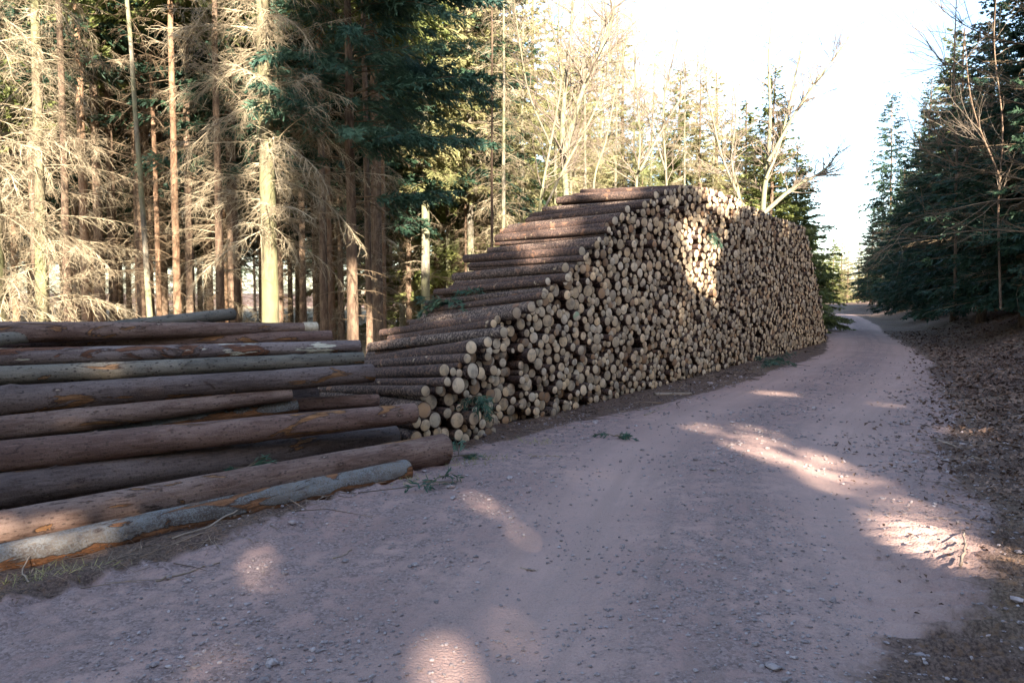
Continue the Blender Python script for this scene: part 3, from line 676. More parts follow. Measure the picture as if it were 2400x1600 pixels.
def live_branch(K, S, rng, base, az, L, elev, droop, r, sp=.075, twl=.36, w=.042, kids=4, hang=.15, bare=.1):
    P = poly_branch(rng, base, az, L, elev, droop, 6, .07)
    if S is not None: S.chain(P, r, r * .25)
    n = max(4, int(L / sp)); t = rng.uniform(bare, 1, n); p, d = along(P, t)
    side = norm(np.cross(d, ZUP)) * np.where(rng.random(n) < .5, 1, -1)[:, None]
    dv = norm(d * .75 + side * rng.uniform(.3, .95, (n, 1)) + ZUP * rng.uniform(-.5, .18, (n, 1)) * (1 + hang))
    tl = L * twl * (1.05 - .8 * t) * rng.uniform(.55, 1.15, n) + .06
    br = np.clip(rng.normal(.4, .25) + rng.normal(0, .22, n), 0, 1)
    N = norm(np.cross(dv, side) + rng.normal(0, .8, (n, 3)))
    D = dv * tl[:, None] + ZUP * (-hang * tl * .35)[:, None]
    K.add(p, D, N, w, br)
    for q in range(kids):
        u = rng.uniform(.1, .95, n)[:, None]; b = p + D * u; sg = np.where(rng.random(n) < .5, 1, -1)[:, None]
        e = norm(dv * .75 + np.cross(dv, N) * sg * rng.uniform(.4, .9, (n, 1)) + ZUP * rng.uniform(-.35, .05, (n, 1)) + rng.normal(0, .12, (n, 3)))
        l2 = (tl * .48 * (1.1 - u[:, 0]) * rng.uniform(.6, 1.2, n) + .045)
        K.add(b, e * l2[:, None], norm(N + rng.normal(0, .5, (n, 3))), w * .85, np.clip(br + rng.normal(0, .12, n), 0, 1))
    tip, td = P[-1][None], norm(P[-1] - P[-2])[None]
    K.add(tip - td * .1, td * .22, norm(RNG.normal(0, 1, (1, 3))), w, br[:1])

def trunk_mesh(name, H, r, mat, seed, sides=10, lean=(0, 0), wig=.04, flare=1.35, r_top=.15):
    rng = np.random.default_rng(seed); n = max(8, int(H / .5)); z = np.linspace(-.25, H, n + 1); t = np.clip(z / H, 0, 1)
    wx = np.cumsum(rng.normal(0, wig, n + 1)) * .35; wy = np.cumsum(rng.normal(0, wig, n + 1)) * .35; wx -= wx[0]; wy -= wy[0]
    P = np.stack([lean[0] * t * H + wx * t, lean[1] * t * H + wy * t, z], -1)
    R = r * ((1 - t) * (1 - r_top) + r_top) * (1 + (flare - 1) * np.exp(-np.maximum(z, 0) / .35))
    V, Q = tube_arrays(P, R, sides, .10, seed)
    return mk_mesh(name, V, [Q], [mat]), P, R
def axis_at(P, z): return np.array([np.interp(z, P[:, 2], P[:, 0]), np.interp(z, P[:, 2], P[:, 1]), z])

def proto_dry(seed, H, r, mat_t, mat_b, zlo, zhi, n, Lr, dens=16., twl=.5, r_b=.011, lean=(0, 0), crown_from=None, crown_R=2., nd=None, wig=.04, tert=3):
    """spruce whose lower branches are dry and bare; green crown above crown_from"""
    rng = np.random.default_rng(seed); parts = {}
    tm, P, R = trunk_mesh('trunk', H, r, mat_t, seed, 12, lean, wig); parts['trunk'] = tm
    S = Segs()
    for i in range(n):
        z = zlo + (zhi - zlo) * ((i + rng.random()) / n); L = rng.uniform(*Lr) * (1 - .25 * z / H)
        dead_branch(S, rng, axis_at(P, z), rng.uniform(0, 6.283), L, rng.normal(.05, .3), rng.uniform(.1, 1.3), r_b * rng.uniform(.6, 1.2), dens, twl, tert=tert)
    parts['dry_branches'] = S.mesh('dry_branches', mat_b)
    if crown_from is not None:
        K = Kites(); S2 = Segs(); z = crown_from; CW = .065
        while z < H - .3:
            f = (H - z) / (H - crown_from); Rr = crown_R * min(1, .25 + .95 * f)
            for _ in range(5):
                live_branch(K, S2, rng, axis_at(P, z + rng.uniform(-.15, .15)), rng.uniform(0, 6.283), Rr * rng.uniform(.7, 1.1), .35 - .45 * f + rng.normal(0, .08), .25, .012, .08, .38, CW, 6, .3)
            z += .36
        parts['crown'] = K.mesh('crown', nd or M_ND_MID); parts['limbs'] = S2.mesh('limbs', M_TWIG_DARK)
    return parts
def proto_spruce(seed, H, R, nd, r=.14, z0=.7, sp=.27, per=7, w=.052, twig=.062, kids=7, hang=.3, dead=0, shape=1.):
    rng = np.random.default_rng(seed); parts = {}
    tm, P, Rr = trunk_mesh('trunk', H, r, M_TR_BROWN, seed, 9); parts['trunk'] = tm
    K = Kites(); S = Segs(); z = z0
    while z < H - .15:
        f = ((H - z) / (H - z0)) ** shape; Rz = R * min(1, .08 + f) * (1 if f < .85 else 1 - .8 * (f - .85))
        for _ in range(per if Rz > .8 else 4):
            L = Rz * rng.uniform(.68, 1.12)
            if L < .12: continue
            live_branch(K, S, rng, axis_at(P, min(H, z + rng.uniform(-.18, .18))), rng.uniform(0, 6.283), L, .55 - .75 * f + rng.normal(0, .09), .25 + .1 * f - .35 * (f > .4) * .4, .006 + .006 * L, twig, .30, w, kids, hang)
        z += sp * (1 if Rz > 1 else .75)
    K.add(np.array([axis_at(P, H - .5)]), np.array([[0, 0, .55]]), np.array([[1., 0, 0]]), .05)
    if dead:
        for _ in range(dead): dead_branch(S, rng, axis_at(P, rng.uniform(.5, H * .6)), rng.uniform(0, 6.283), R * rng.uniform(.6, 1.1), .05, .3, .01, 10, .4, tert=2)
    parts['crown'] = K.mesh('crown', nd); parts['limbs'] = S.mesh('limbs', M_TWIG_DARK)
    return parts
def grow(S, rng, p, d, L, r, lev, spread=.55, up=.12, kids=4, n=6):
    P = [np.asarray(p, float)]; d = norm(np.asarray(d, float)); dirs = [d]
    for i in range(n):
        P.append(P[-1] + d * L / n); d = norm(d + rng.normal(0, .09 + .03 * lev, 3) + ZUP * up * .35); dirs.append(d)
    P = np.array(P); S.chain(P, r, r * .45)
    if lev <= 0: return P
    for k in range(kids + rng.integers(0, 2)):
        t = rng.uniform(.22, 1.0); i = min(n - 1, int(t * n)); q = P[i] + (P[i + 1] - P[i]) * (t * n - i)
        s = norm(rng.normal(0, 1, 3)); s = norm(s - dirs[i] * (s @ dirs[i]))
        grow(S, rng, q, dirs[i] * (1 - spread * .4) + s * spread * rng.uniform(.6, 1.2), L * rng.uniform(.38, .68) * (1.15 - .5 * t), r * (1 - .55 * t) * rng.uniform(.42, .6), lev - 1, spread, up, kids, max(4, n - 1))
    return P

def plant(name, parts, loc, label, cat, group=None, rz=0., sc=1., scz=None):
    root = bpy.data.objects.new(name, None); COL.objects.link(root); root.empty_display_size = .2
    root.location = loc; root.rotation_euler = (0, 0, rz); root.scale = (sc, sc, scz or sc)
    tag(root, label, cat, group)
    for k, me in parts.items():
        o = bpy.data.objects.new(k, me); COL.objects.link(o); o.parent = root
    return root
def spot(px, y, dz=0.):
    x = (px - 1200) / F_PX * (y * math.cos(PITCH) + CAM_H * math.sin(PITCH)); return (x, y, hz(x, y) - .03 + dz)

# --- individual trees of the left forest edge
def K(seed, **kw): return proto_dry(seed, **kw)
plant('dry_spruce', K(101, H=15, r=.15, mat_t=M_TR_MOSS, mat_b=M_TWIG_PALE, zlo=1.0, zhi=9.5, n=115, Lr=(.7, 2.0), dens=24, twl=.6), spot(0, 11.2), 'sunlit mossy spruce trunk cut by the left picture edge, wrapped in pale dry twigs', 'tree')
plant('dry_spruce', K(102, H=15, r=.10, mat_t=M_TR_MOSS, mat_b=M_TWIG_PALE, zlo=1.2, zhi=9.5, n=95, Lr=(.7, 2.0), dens=24, twl=.6, lean=(.012, 0)), spot(103, 11.8), 'slim yellow-green trunk with drooping pale dry twigs, second from the left edge', 'tree')
plant('dry_spruce', K(103, H=17, r=.155, mat_t=M_TR_MOSS, mat_b=M_TWIG_PALE, zlo=2.6, zhi=11, n=150, Lr=(.8, 2.5), dens=24, twl=.65, r_b=.013), spot(638, 12.6), 'thick mossy spruce full of pale dry twigs, tallest trunk above the felled pile', 'tree')
plant('dry_spruce', K(104, H=16, r=.10, mat_t=M_TR_BROWN, mat_b=M_TWIG_PALE, zlo=1.5, zhi=10, n=80, Lr=(.7, 2.0), dens=17, twl=.55), spot(520, 16.5), 'twig-covered thin spruce just left of the thick mossy one', 'tree')
plant('dry_spruce', K(105, H=16, r=.09, mat_t=M_TR_BROWN, mat_b=M_TWIG_PALE, zlo=.8, zhi=9, n=55, Lr=(.7, 2.1), dens=18, twl=.55), spot(165, 15.0), 'brown trunk with dense hanging dry twigs behind the two left edge trunks', 'tree')
bare = lambda s, r, m=M_TR_BROWN, H=18., lean=(0, 0), n=60, zlo=1.8, cf=8.5, cr=2.0, nd=None, mb=None: K(s, H=H, r=r, mat_t=m, mat_b=mb or M_TWIG_DARK, zlo=zlo, zhi=cf, n=n, Lr=(.4, 1.5), dens=14, twl=.45, r_b=.010, lean=lean, crown_from=cf, crown_R=cr, nd=nd, tert=2)
for (sd, px, y, r, m, lean, label) in [
    (111, 240, 20, .145, M_TR_BROWN, (0, 0), 'dark brown straight trunk, left one of a close pair above the felled pile'),
    (112, 270, 20.4, .13, M_TR_BROWN, (.004, 0), 'dark brown straight trunk, right one of a close pair above the felled pile'),
    (113, 362, 15.2, .062, M_TR_BEECH, (-.045, 0), 'pale thin trunk leaning left beside two upright ones'),
    (114, 336, 19.5, .12, M_TR_BROWN, (0, 0), 'shaded brown trunk behind the pale leaning one'),
    (115, 377, 18.5, .072, M_TR_RED, (.002, 0), 'thin straight sunlit trunk between the leaning and the orange trunk'),
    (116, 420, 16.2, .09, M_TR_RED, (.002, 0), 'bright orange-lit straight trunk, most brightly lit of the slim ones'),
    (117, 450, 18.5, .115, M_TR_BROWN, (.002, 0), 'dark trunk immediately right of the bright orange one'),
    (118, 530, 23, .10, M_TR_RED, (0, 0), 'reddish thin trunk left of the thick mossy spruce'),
    (119, 712, 21, .11, M_TR_BROWN, (0, 0), 'brown trunk first to the right of the thick mossy spruce'),
    (120, 762, 18, .112, M_TR_BROWN, (-.004, 0), 'half-lit brown trunk rising over the top trunk\'s pale tip'),
    (121, 800, 23.5, .10, M_TR_BROWN, (0, 0), 'slim shaded trunk between the half-lit one and the dark fir'),
    (122, 868, 15.8, .078, M_TR_BROWN, (-.006, 0), 'brown trunk standing in the gap between felled pile and tall stack'),
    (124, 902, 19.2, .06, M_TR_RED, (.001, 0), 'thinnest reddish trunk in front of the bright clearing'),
    (125, 742, 26, .11, M_TR_BROWN, (0, 0), 'distant brown trunk between two nearer ones above the pile tip')]:
    plant('bare_spruce', bare(sd, r, m, lean=lean), spot(px, y), label, 'tree')
for (sd, px, y, r, H, label) in [
    (131, 998, 24, .17, 17, 'broad sunlit trunk behind the lower end of the tall stack'),
    (132, 1104, 26, .15, 17, 'sunlit spruce with olive crown above the stack steps'),
    (133, 1192, 29, .16, 16, 'pale-lit olive spruce left of the forked bare sapling'),
    (134, 1060, 33, .16, 18, 'tall olive spruce farther back between two sunlit trunks'),
    (135, 1345, 34, .14, 12.5, 'low olive spruce far behind the stack crest'),
    (136, 945, 29, .15, 18, 'brown-twigged spruce beyond the bright clearing')]:
    plant('olive_spruce', K(sd, H=H, r=r, mat_t=M_TR_BEECH, mat_b=M_TWIG_PALE, zlo=1, zhi=8, n=46, Lr=(.6, 1.7), dens=12, twl=.5, r_b=.010, crown_from=5.5, crown_R=2.1, nd=M_ND_PALE), spot(px, y), label, 'tree')
# a thin pole-like young trunk
plant('young_trunk', K(141, H=10, r=.042, mat_t=M_TR_BROWN, mat_b=M_TWIG_PALE, zlo=4, zhi=9, n=26, Lr=(.3, 1.0), dens=12, twl=.35, r_b=.006), spot(1153, 16.5), 'very thin upright pole of a tree behind the middle stack steps', 'tree')

# --- dark fir with flat drooping sprays
def fir():
    rng = np.random.default_rng(77); parts = {}
    tm, P, R = trunk_mesh('trunk', 13, .118, M_TR_BROWN, 77, 12, (-.004, 0)); parts['trunk'] = tm
    Kt = Kites(); S = Segs()
    for i in range(112):
        z = 4.3 + 7.2 * (i + rng.random()) / 112
        az = rng.choice([rng.normal(-.35, .7), rng.normal(3.3, .6), rng.uniform(0, 6.283)], p=[.46, .34, .20])
        L = rng.uniform(1.0, 2.8) * (1 if abs(az) < 1.2 else .88)
        live_branch(Kt, S, rng, axis_at(P, z), az, L, rng.normal(.18, .15), rng.uniform(.3, .7), .014, .030, .30, .027, 9, .35, .12)
    for (z, az, L, e, dr) in [(4.35, -.12, 2.7, .18, .42), (3.35, -.1, 2.1, .22, .25), (3.5, -.25, 1.9, .0, .1), (4.2, 3.0, 1.6, .05, .3), (5.2, -.3, 2.9, .3, .5), (6.6, -.25, 2.9, .35, .4)]:
        live_branch(Kt, S, rng, axis_at(P, z), az, L, e, dr, .017, .028, .22, .036, 6, .4, .22)
    for i in range(26):
        z = rng.uniform(1.2, 4.2); dead_branch(S, rng, axis_at(P, z), rng.uniform(0, 6.283), rng.uniform(.4, 1.3), .0, .4, .008, 10, .35, tert=2)
    parts['crown'] = Kt.mesh('crown', M_ND_FIR); parts['limbs'] = S.mesh('limbs', M_TWIG_DARK)
    return parts
plant('dark_fir', fir(), spot(829, 13.6), 'dark blue-green fir with drooping sprays hanging over the gap between the piles', 'tree')

# --- forest behind, copies of a few grown kinds
P_BARE = [bare(200 + i, .13 + .01 * i, [M_TR_BROWN, M_TR_RED, M_TR_BROWN, M_TR_BROWN][i], H=19 + i, n=110, zlo=.4, cf=[6.5, 8, 5, 9][i], cr=2.6, nd=[M_ND_MID, M_ND_DARK, M_ND_DARK, M_ND_MID][i], mb=[M_TWIG_DARK, M_TWIG_PALE, M_TWIG_DARK, M_TWIG_PALE][i]) for i in range(4)]
def forest():
    rng = np.random.default_rng(31); pts = []
    tries = 0
    while len(pts) < 138 and tries < 6000:
        tries += 1
        y = 18 + 46 * rng.random() ** 1.2; px = rng.uniform(-420, 1130)
        if 860 < px < 1230 and rng.random() < .6: continue
        x, yy, z = spot(px, y)
        if y < 22 and px > 900: continue
        if any((x - a) ** 2 + (y - b) ** 2 < 1.9 ** 2 for a, b in pts): continue
        pts.append((x, y))
        i = rng.integers(0, 4)
        kind = ['brown-twigged spruce with a green crown', 'dark-crowned reddish spruce with pale dry twigs', 'shaded spruce with a low dark crown', 'tall spruce with pale dry twigs'][i]
        dep = 'front ranks of the forest' if y < 32 else 'deep ranks of the forest'
        plant('forest_spruce', P_BARE[i], (x, y, z), f'{kind}, in the {dep}', 'tree', 'spruces standing in the forest behind the piles', rng.uniform(0, 6.283), rng.uniform(.8, 1.1))
forest()

# --- bare broadleaved trees behind the tall stack
def beech_px(stems, y, seed, r, twn=26, lev=2, bark=None):
    """stems: lists of (px,py) going up; y metres ahead"""
    rng = np.random.default_rng(seed); S = Segs(); T = Segs(); base = None
    VV, QQ, b = [], [], 0
    for st in stems:
        pts = np.array([at_y(px, py, y + .25 * j) for j, (px, py) in enumerate(st)])
        if base is None: base = np.array(spot(st[0][0], y))
        pts = pts - base
        P3 = np.vstack([catmull(pts[:, [0, 1]], 6).T, catmull(pts[:, [2, 2]], 6)[:, 0]]).T
        R = r * (1 - np.linspace(0, 1, len(P3))) ** .8 * .88 + r * .12; V, Q = tube_arrays(P3, R, 9, .08, seed); VV.append(V); QQ.append(Q + b); b += len(V)
        for k in range(twn):
            t = rng.uniform(.25, 1); i = min(len(P3) - 2, int(t * (len(P3) - 1))); d = norm(P3[i + 1] - P3[i])
            s = norm(rng.normal(0, 1, 3) * np.array([1, .7, .6])); grow(T, rng, P3[i], d * .75 + s * .7, rng.uniform(.7, 2.0) * (1.2 - .5 * t), min(R[i] * .42, .03), lev, .6, .14, 4, 5)
        r *= .8
    parts = {'trunk': mk_mesh('trunk', np.vstack(VV), [np.vstack(QQ)], [bark or M_TR_BEECH]), 'twigs': T.mesh('twigs', M_TWIG_BEECH, 4)}
    return parts, tuple(base)
def sap(stems, y, seed, r, name, label, **kw):
    p, b = beech_px(stems, y, seed, r, **kw); plant(name, p, b, label, 'tree')
sap([[(1262, 700), (1264, 500), (1290, 340), (1315, 190), (1300, 90), (1270, -60)], [(1262, 520), (1320, 400), (1400, 245), (1428, 120), (1415, -40)], [(1290, 340), (1240, 220), (1215, 80), (1200, -40)]], 17, 301, .042, 'bare_sapling', 'forked grey sapling with thin bare stems behind the middle of the stack slope', twn=44)
sap([[(1330, 700), (1328, 480), (1318, 330), (1325, 200), (1340, 60), (1345, -120)], [(1322, 360), (1370, 200), (1430, 60), (1450, -60)]], 20, 302, .11, 'bare_tree', 'sunlit bare tree trunk just left of the stack crest', twn=40)
sap([[(1392, 620), (1392, 430), (1420, 330), (1445, 200), (1475, 60), (1500, -60)]], 21, 303, .04, 'bare_sapling', 'thin bare sapling curving up behind the stack crest', twn=34)
sap([[(1790, 720), (1788, 500), (1800, 380), (1805, 270), (1802, 130), (1815, -20)], [(1790, 500), (1860, 440), (1930, 400), (1970, 350)], [(1800, 380), (1880, 240), (1960, 130), (2010, 60)], [(1795, 420), (1830, 330), (1870, 150), (1900, 20)]], 31, 304, .13, 'beech_tree', 'bare beech with spreading pale limbs behind the far half of the stack', twn=44)
sap([[(1738, 700), (1735, 480), (1715, 380), (1725, 250), (1700, 120)], [(1735, 470), (1690, 360), (1660, 220), (1640, 90)]], 28.5, 305, .07, 'bare_tree', 'pair of slanting pale stems left of the spreading beech', twn=44)
sap([[(1490, 640), (1492, 430), (1500, 330), (1490, 180), (1480, 20)], [(1500, 400), (1560, 290), (1640, 160), (1700, 60)]], 25, 306, .055, 'bare_sapling', 'pale bare stems rising over the top logs of the stack', twn=44)
sap([[(1560, 640), (1562, 430), (1555, 250), (1590, 80), (1600, -40)], [(1560, 400), (1520, 280), (1460, 150), (1440, 40)]], 27, 307, .055, 'bare_sapling', 'bare stems fanning out behind the stack crest, between pale spruces', twn=44)

sap([[(2238, 720), (2240, 480), (2242, 330), (2236, 180), (2240, 40), (2244, -60)], [(2240, 420), (2300, 300), (2340, 150)], [(2241, 400), (2190, 300), (2150, 200)]], 25, 308, .05, 'bare_sapling', 'leafless thin tree in front of the dark right-hand spruces', twn=40, bark=M_TR_BROWN)
sap([[(2345, 720), (2340, 480), (2350, 300), (2330, 100), (2340, -60)], [(2345, 420), (2280, 250), (2260, 80)]], 21, 309, .035, 'bare_sapling', 'slim leafless tree near the right edge, before the dark spruces', twn=14, bark=M_TR_BROWN)
# --- spruces behind the stack and along the right of the road
SPR = [proto_spruce(401, 12, 3.1, M_ND_MID), proto_spruce(402, 12, 2.7, M_ND_DARK, hang=.4, z0=1.1, dead=70), proto_spruce(403, 12, 2.9, M_ND_DARK, shape=.85, z0=1.05, dead=90), proto_spruce(404, 12, 2.3, M_ND_PALE, sp=.42, per=5, w=.05, dead=170)]
def sp(kind, px, y, H, label, rz=0., wide=1., group=None):
    return plant('spruce_tree', SPR[kind], spot(px, y), label, 'tree', group, rz, H / 12 * wide, H / 12)
sp(0, 1800, 33, 12.0, 'tall green spruce with sunlit crown right behind the spreading beech', .4)
sp(0, 1872, 39, 7.6, 'lower green spruce at the far end of the stack beside the road', 2.2, .9)
sp(3, 1632, 31, 11.0, 'pale half-bare spruce behind the middle of the stack', 1.0)
sp(3, 1500, 33, 10.5, 'pale half-bare spruce behind the stack crest', 2.0)
sp(3, 1710, 38, 10.5, 'pale thin spruce between two bare trees behind the stack', 3.0)
sp(0, 1560, 42, 10.5, 'olive green spruce far behind the stack crest', 3.6)
sp(0, 1420, 40, 10.5, 'green spruce in the distance left of the stack crest', 4.6)
sp(3, 1290, 36, 9.5, 'pale spruce behind the forked sapling', 5.1)
for i, (px, y, H, k, lab) in enumerate([(1585, 35, 12.4, 0, 'full olive spruce behind the peak of the stack, between bare stems'), (1672, 34, 12, 3, 'tall thin-crowned spruce left of the slanting pale stems'), (1745, 37, 11.5, 0, 'dense olive spruce close behind the slanting pale stems'), (1858, 37, 9.5, 0, 'wide olive spruce low behind the far half of the stack'), (1455, 36, 14.5, 3, 'twiggy pale spruce behind the upper stack steps'), (1380, 38, 16, 3, 'twiggy pale spruce right of the sunlit bare trunk'),
        (1245, 34, 16.5, 3, 'high twiggy spruce left of the forked sapling'), (1160, 33, 16, 0, 'high green spruce above the lower stack steps'), (1080, 36, 17, 3, 'high twiggy spruce behind the broad sunlit trunk'), (1310, 42, 17, 0, 'olive spruce in the gap beside the sunlit bare trunk'), (1030, 30, 16, 0, 'high green spruce in the gap beside the dark fir')]): sp(k, px, y, H, lab, i * 2.1, 1.25)
M_TWIG_YEL = mat_twig('yellow_twigs', (.24, .22, .10), (.56, .51, .29))
M_TWIG_GRN = mat_twig('olive_twigs', (.14, .16, .06), (.36, .38, .17))
LARCH = [proto_dry(420 + i, 12, .08, M_TR_BEECH, [M_TWIG_YEL, M_TWIG_GRN, M_TWIG_PALE][i], .8, 11.7, 170, (.6, 2.2), 16, .55, .009, tert=4) for i in range(3)]
LN = ['yellow', 'green', 'pale']
for i, (px, y, H, lab) in enumerate([(1225, 27, 15.5, 'yellow-twigged slender tree left of the forked sapling'), (1300, 30, 15.5, 'yellow-twigged slender tree behind the forked sapling'), (1370, 27, 14, 'yellow-twigged slender tree right of the sunlit bare trunk'), (1440, 30, 14, 'yellow-twigged slender tree behind the upper stack steps'), (1520, 31, 13, 'hazy yellow-twigged tree behind the stack peak'),
        (1600, 29, 11.5, 'hazy yellow-twigged tree between bare stems behind the stack'), (1665, 32, 12.2, 'hazy yellow-twigged tree left of the slanting pale stems'), (1755, 35, 10, 'hazy yellow-twigged tree just left of the spreading beech'), (1840, 36, 8.5, 'low yellow-twigged tree right of the spreading beech'), (1130, 30, 15, 'tall yellow-twigged tree over the middle stack steps'), (1050, 28, 15, 'tall yellow-twigged tree right of the dark fir'), (1180, 24, 14, 'yellow-twigged tree beside the very thin pole'), (1335, 33, 16, 'high yellow-twigged tree beyond the sunlit bare trunk'), (1405, 35, 16, 'high yellow-twigged tree beyond the upper stack steps'), (1480, 34, 14.5, 'high yellow-twigged tree left of the stack peak'), (1550, 35, 14.2, 'high yellow-twigged tree behind the peak of the stack'), (1628, 37, 14, 'high yellow-twigged tree right of the stack peak'), (1705, 38, 13.5, 'high yellow-twigged tree over the slanting pale stems'), (1430, 38, 17, 'high yellow-twigged tree between the bare trunk and the stack peak')]):
    plant('larch_tree', LARCH[i % 3], spot(px, y), lab.replace('yellow', LN[i % 3]), 'tree', None, i * 1.9, H / 12 * .95, H / 12)
RT = [(2560, 20, 12.5, 1, 'nearest dark spruce, cut by the right picture edge'), (2400, 23, 13.5, 2, 'tall dark spruce second from the right picture edge'), (2298, 29, 13.6, 1, 'broad dark spruce in the middle of the right-hand row'),
      (2235, 35, 13.8, 2, 'dark spruce with ragged top in the right-hand row, left of the tallest'), (2166, 43, 13.2, 1, 'dark spruce further down the right-hand row, above the road bend'), (2142, 52, 13, 2, 'small-looking spruce near the end of the right-hand row'), (2108, 62, 12.5, 1, 'last spruce of the right-hand row where the road disappears'),
      (2440, 30, 14, 2, 'dark spruce in the second rank behind the nearest ones'), (2330, 38, 14.5, 1, 'second-rank spruce filling the dark wall of trees'), (2240, 46, 14, 2, 'second-rank spruce seen between two front ones'), (2170, 56, 13, 1, 'far second-rank spruce behind the ragged-topped one'), (2640, 25, 13, 1, 'spruce just beyond the right picture edge'), (2480, 42, 15, 2, 'spruce deep in the right-hand wood'), (2120, 72, 14, 2, 'distant spruce deep behind the end of the row'), (2062, 80, 13, 1, 'far dark spruce where the road bends left'), (2040, 97, 12.5, 2, 'farthest dark spruce beyond the road bend'), (2900, 17, 12, 2, 'spruce on the bank well beyond the right picture edge'), (3300, 14, 12.5, 1, 'spruce on the bank beside the near road, out of the picture'), (2800, 33, 14, 1, 'spruce in the wood beyond the right picture edge')]
for i, (px, y, H, k, lab) in enumerate(RT): sp(k, px, y, H, lab, i * 1.7, 1.05, 'dark spruces right of the road')
for i, (px, y, H) in enumerate([(1985, 112, 9), (1950, 120, 11), (2010, 128, 12), (1925, 108, 8), (1970, 135, 14), (1900, 118, 12), (2040, 118, 11), (1870, 125, 13)]):
    sp([3, 0][i % 2], px, y, H, 'small pale tree far off where the road vanishes', i * 1.3, 1.2, 'trees beyond the end of the road')
# far woods closing the view
for i in range(64):
    a = -50 + 100 * (i + random.random()) / 64; r_ = random.uniform(64, 105); x, y = r_ * math.sin(rad(a)), r_ * math.cos(rad(a))
    px = 1200 + 1700 * x / y
    if 1780 < px < 2060 or (880 < px < 1240 and i % 2): continue
    plant('forest_spruce', P_BARE[i % 4], (x, y, hz(x, y)), 'distant spruce in the far edge of the wood', 'tree', 'spruces at the far edge of the wood', random.uniform(0, 6.28), random.uniform(.9, 1.15))

# --- bare tree outside the right edge whose long limbs reach into view
def overhang():
    rng = np.random.default_rng(61); S = Segs(); y = 12.
    base = np.array(spot(2640, y)); parts = {}
    tm, P, R = trunk_mesh('trunk', 9.5, .16, M_TR_BEECH, 61, 12); parts['trunk'] = tm
    limbs = [[(2620, 260), (2480, 130), (2330, 90), (2230, 40), (2160, -30)], [(2620, 330), (2450, 260), (2330, 225), (2230, 170), (2150, 70)], [(2620, 420), (2480, 400), (2350, 375), (2230, 330), (2140, 280)],
             [(2630, 460), (2450, 430), (2300, 400), (2180, 360), (2120, 310)], [(2640, 520), (2480, 470), (2340, 470), (2200, 500), (2100, 540)], [(2620, 560), (2430, 545), (2290, 540), (2160, 560), (2080, 575)], [(2620, 300), (2500, 150), (2430, 40), (2390, -60)], [(2640, 330), (2480, 215), (2400, 205), (2290, 160), (2200, 150)]]
    for j, l in enumerate(limbs):
        pts = np.array([at_y(px, py, y + (-.5 + .3 * (j % 4)) * i * .5) for i, (px, py) in enumerate(l)]) - base
        P3 = np.vstack([catmull(pts[:, [0, 1]], 7).T, catmull(pts[:, [2, 2]], 7)[:, 0]]).T
        z0 = P3[0, 2]; P3 = np.vstack([axis_at(P, max(.5, z0 - .2))[None], P3]); S.chain(P3, .017, .003)
        for k in range(16):
            t = rng.uniform(.2, 1); i = min(len(P3) - 2, int(t * (len(P3) - 1))); d = norm(P3[i + 1] - P3[i]); s = norm(rng.normal(0, 1, 3))
            grow(S, rng, P3[i], d * 1.0 + s * .45, rng.uniform(.5, 1.4), .0055, 2, .5, .05, 3, 5)
    parts['limbs'] = S.mesh('limbs', M_TWIG_DARK, 5)
    plant('bare_tree', parts, tuple(base), 'leafless tree at the right edge with long dark limbs reaching in over the road', 'tree')
overhang()

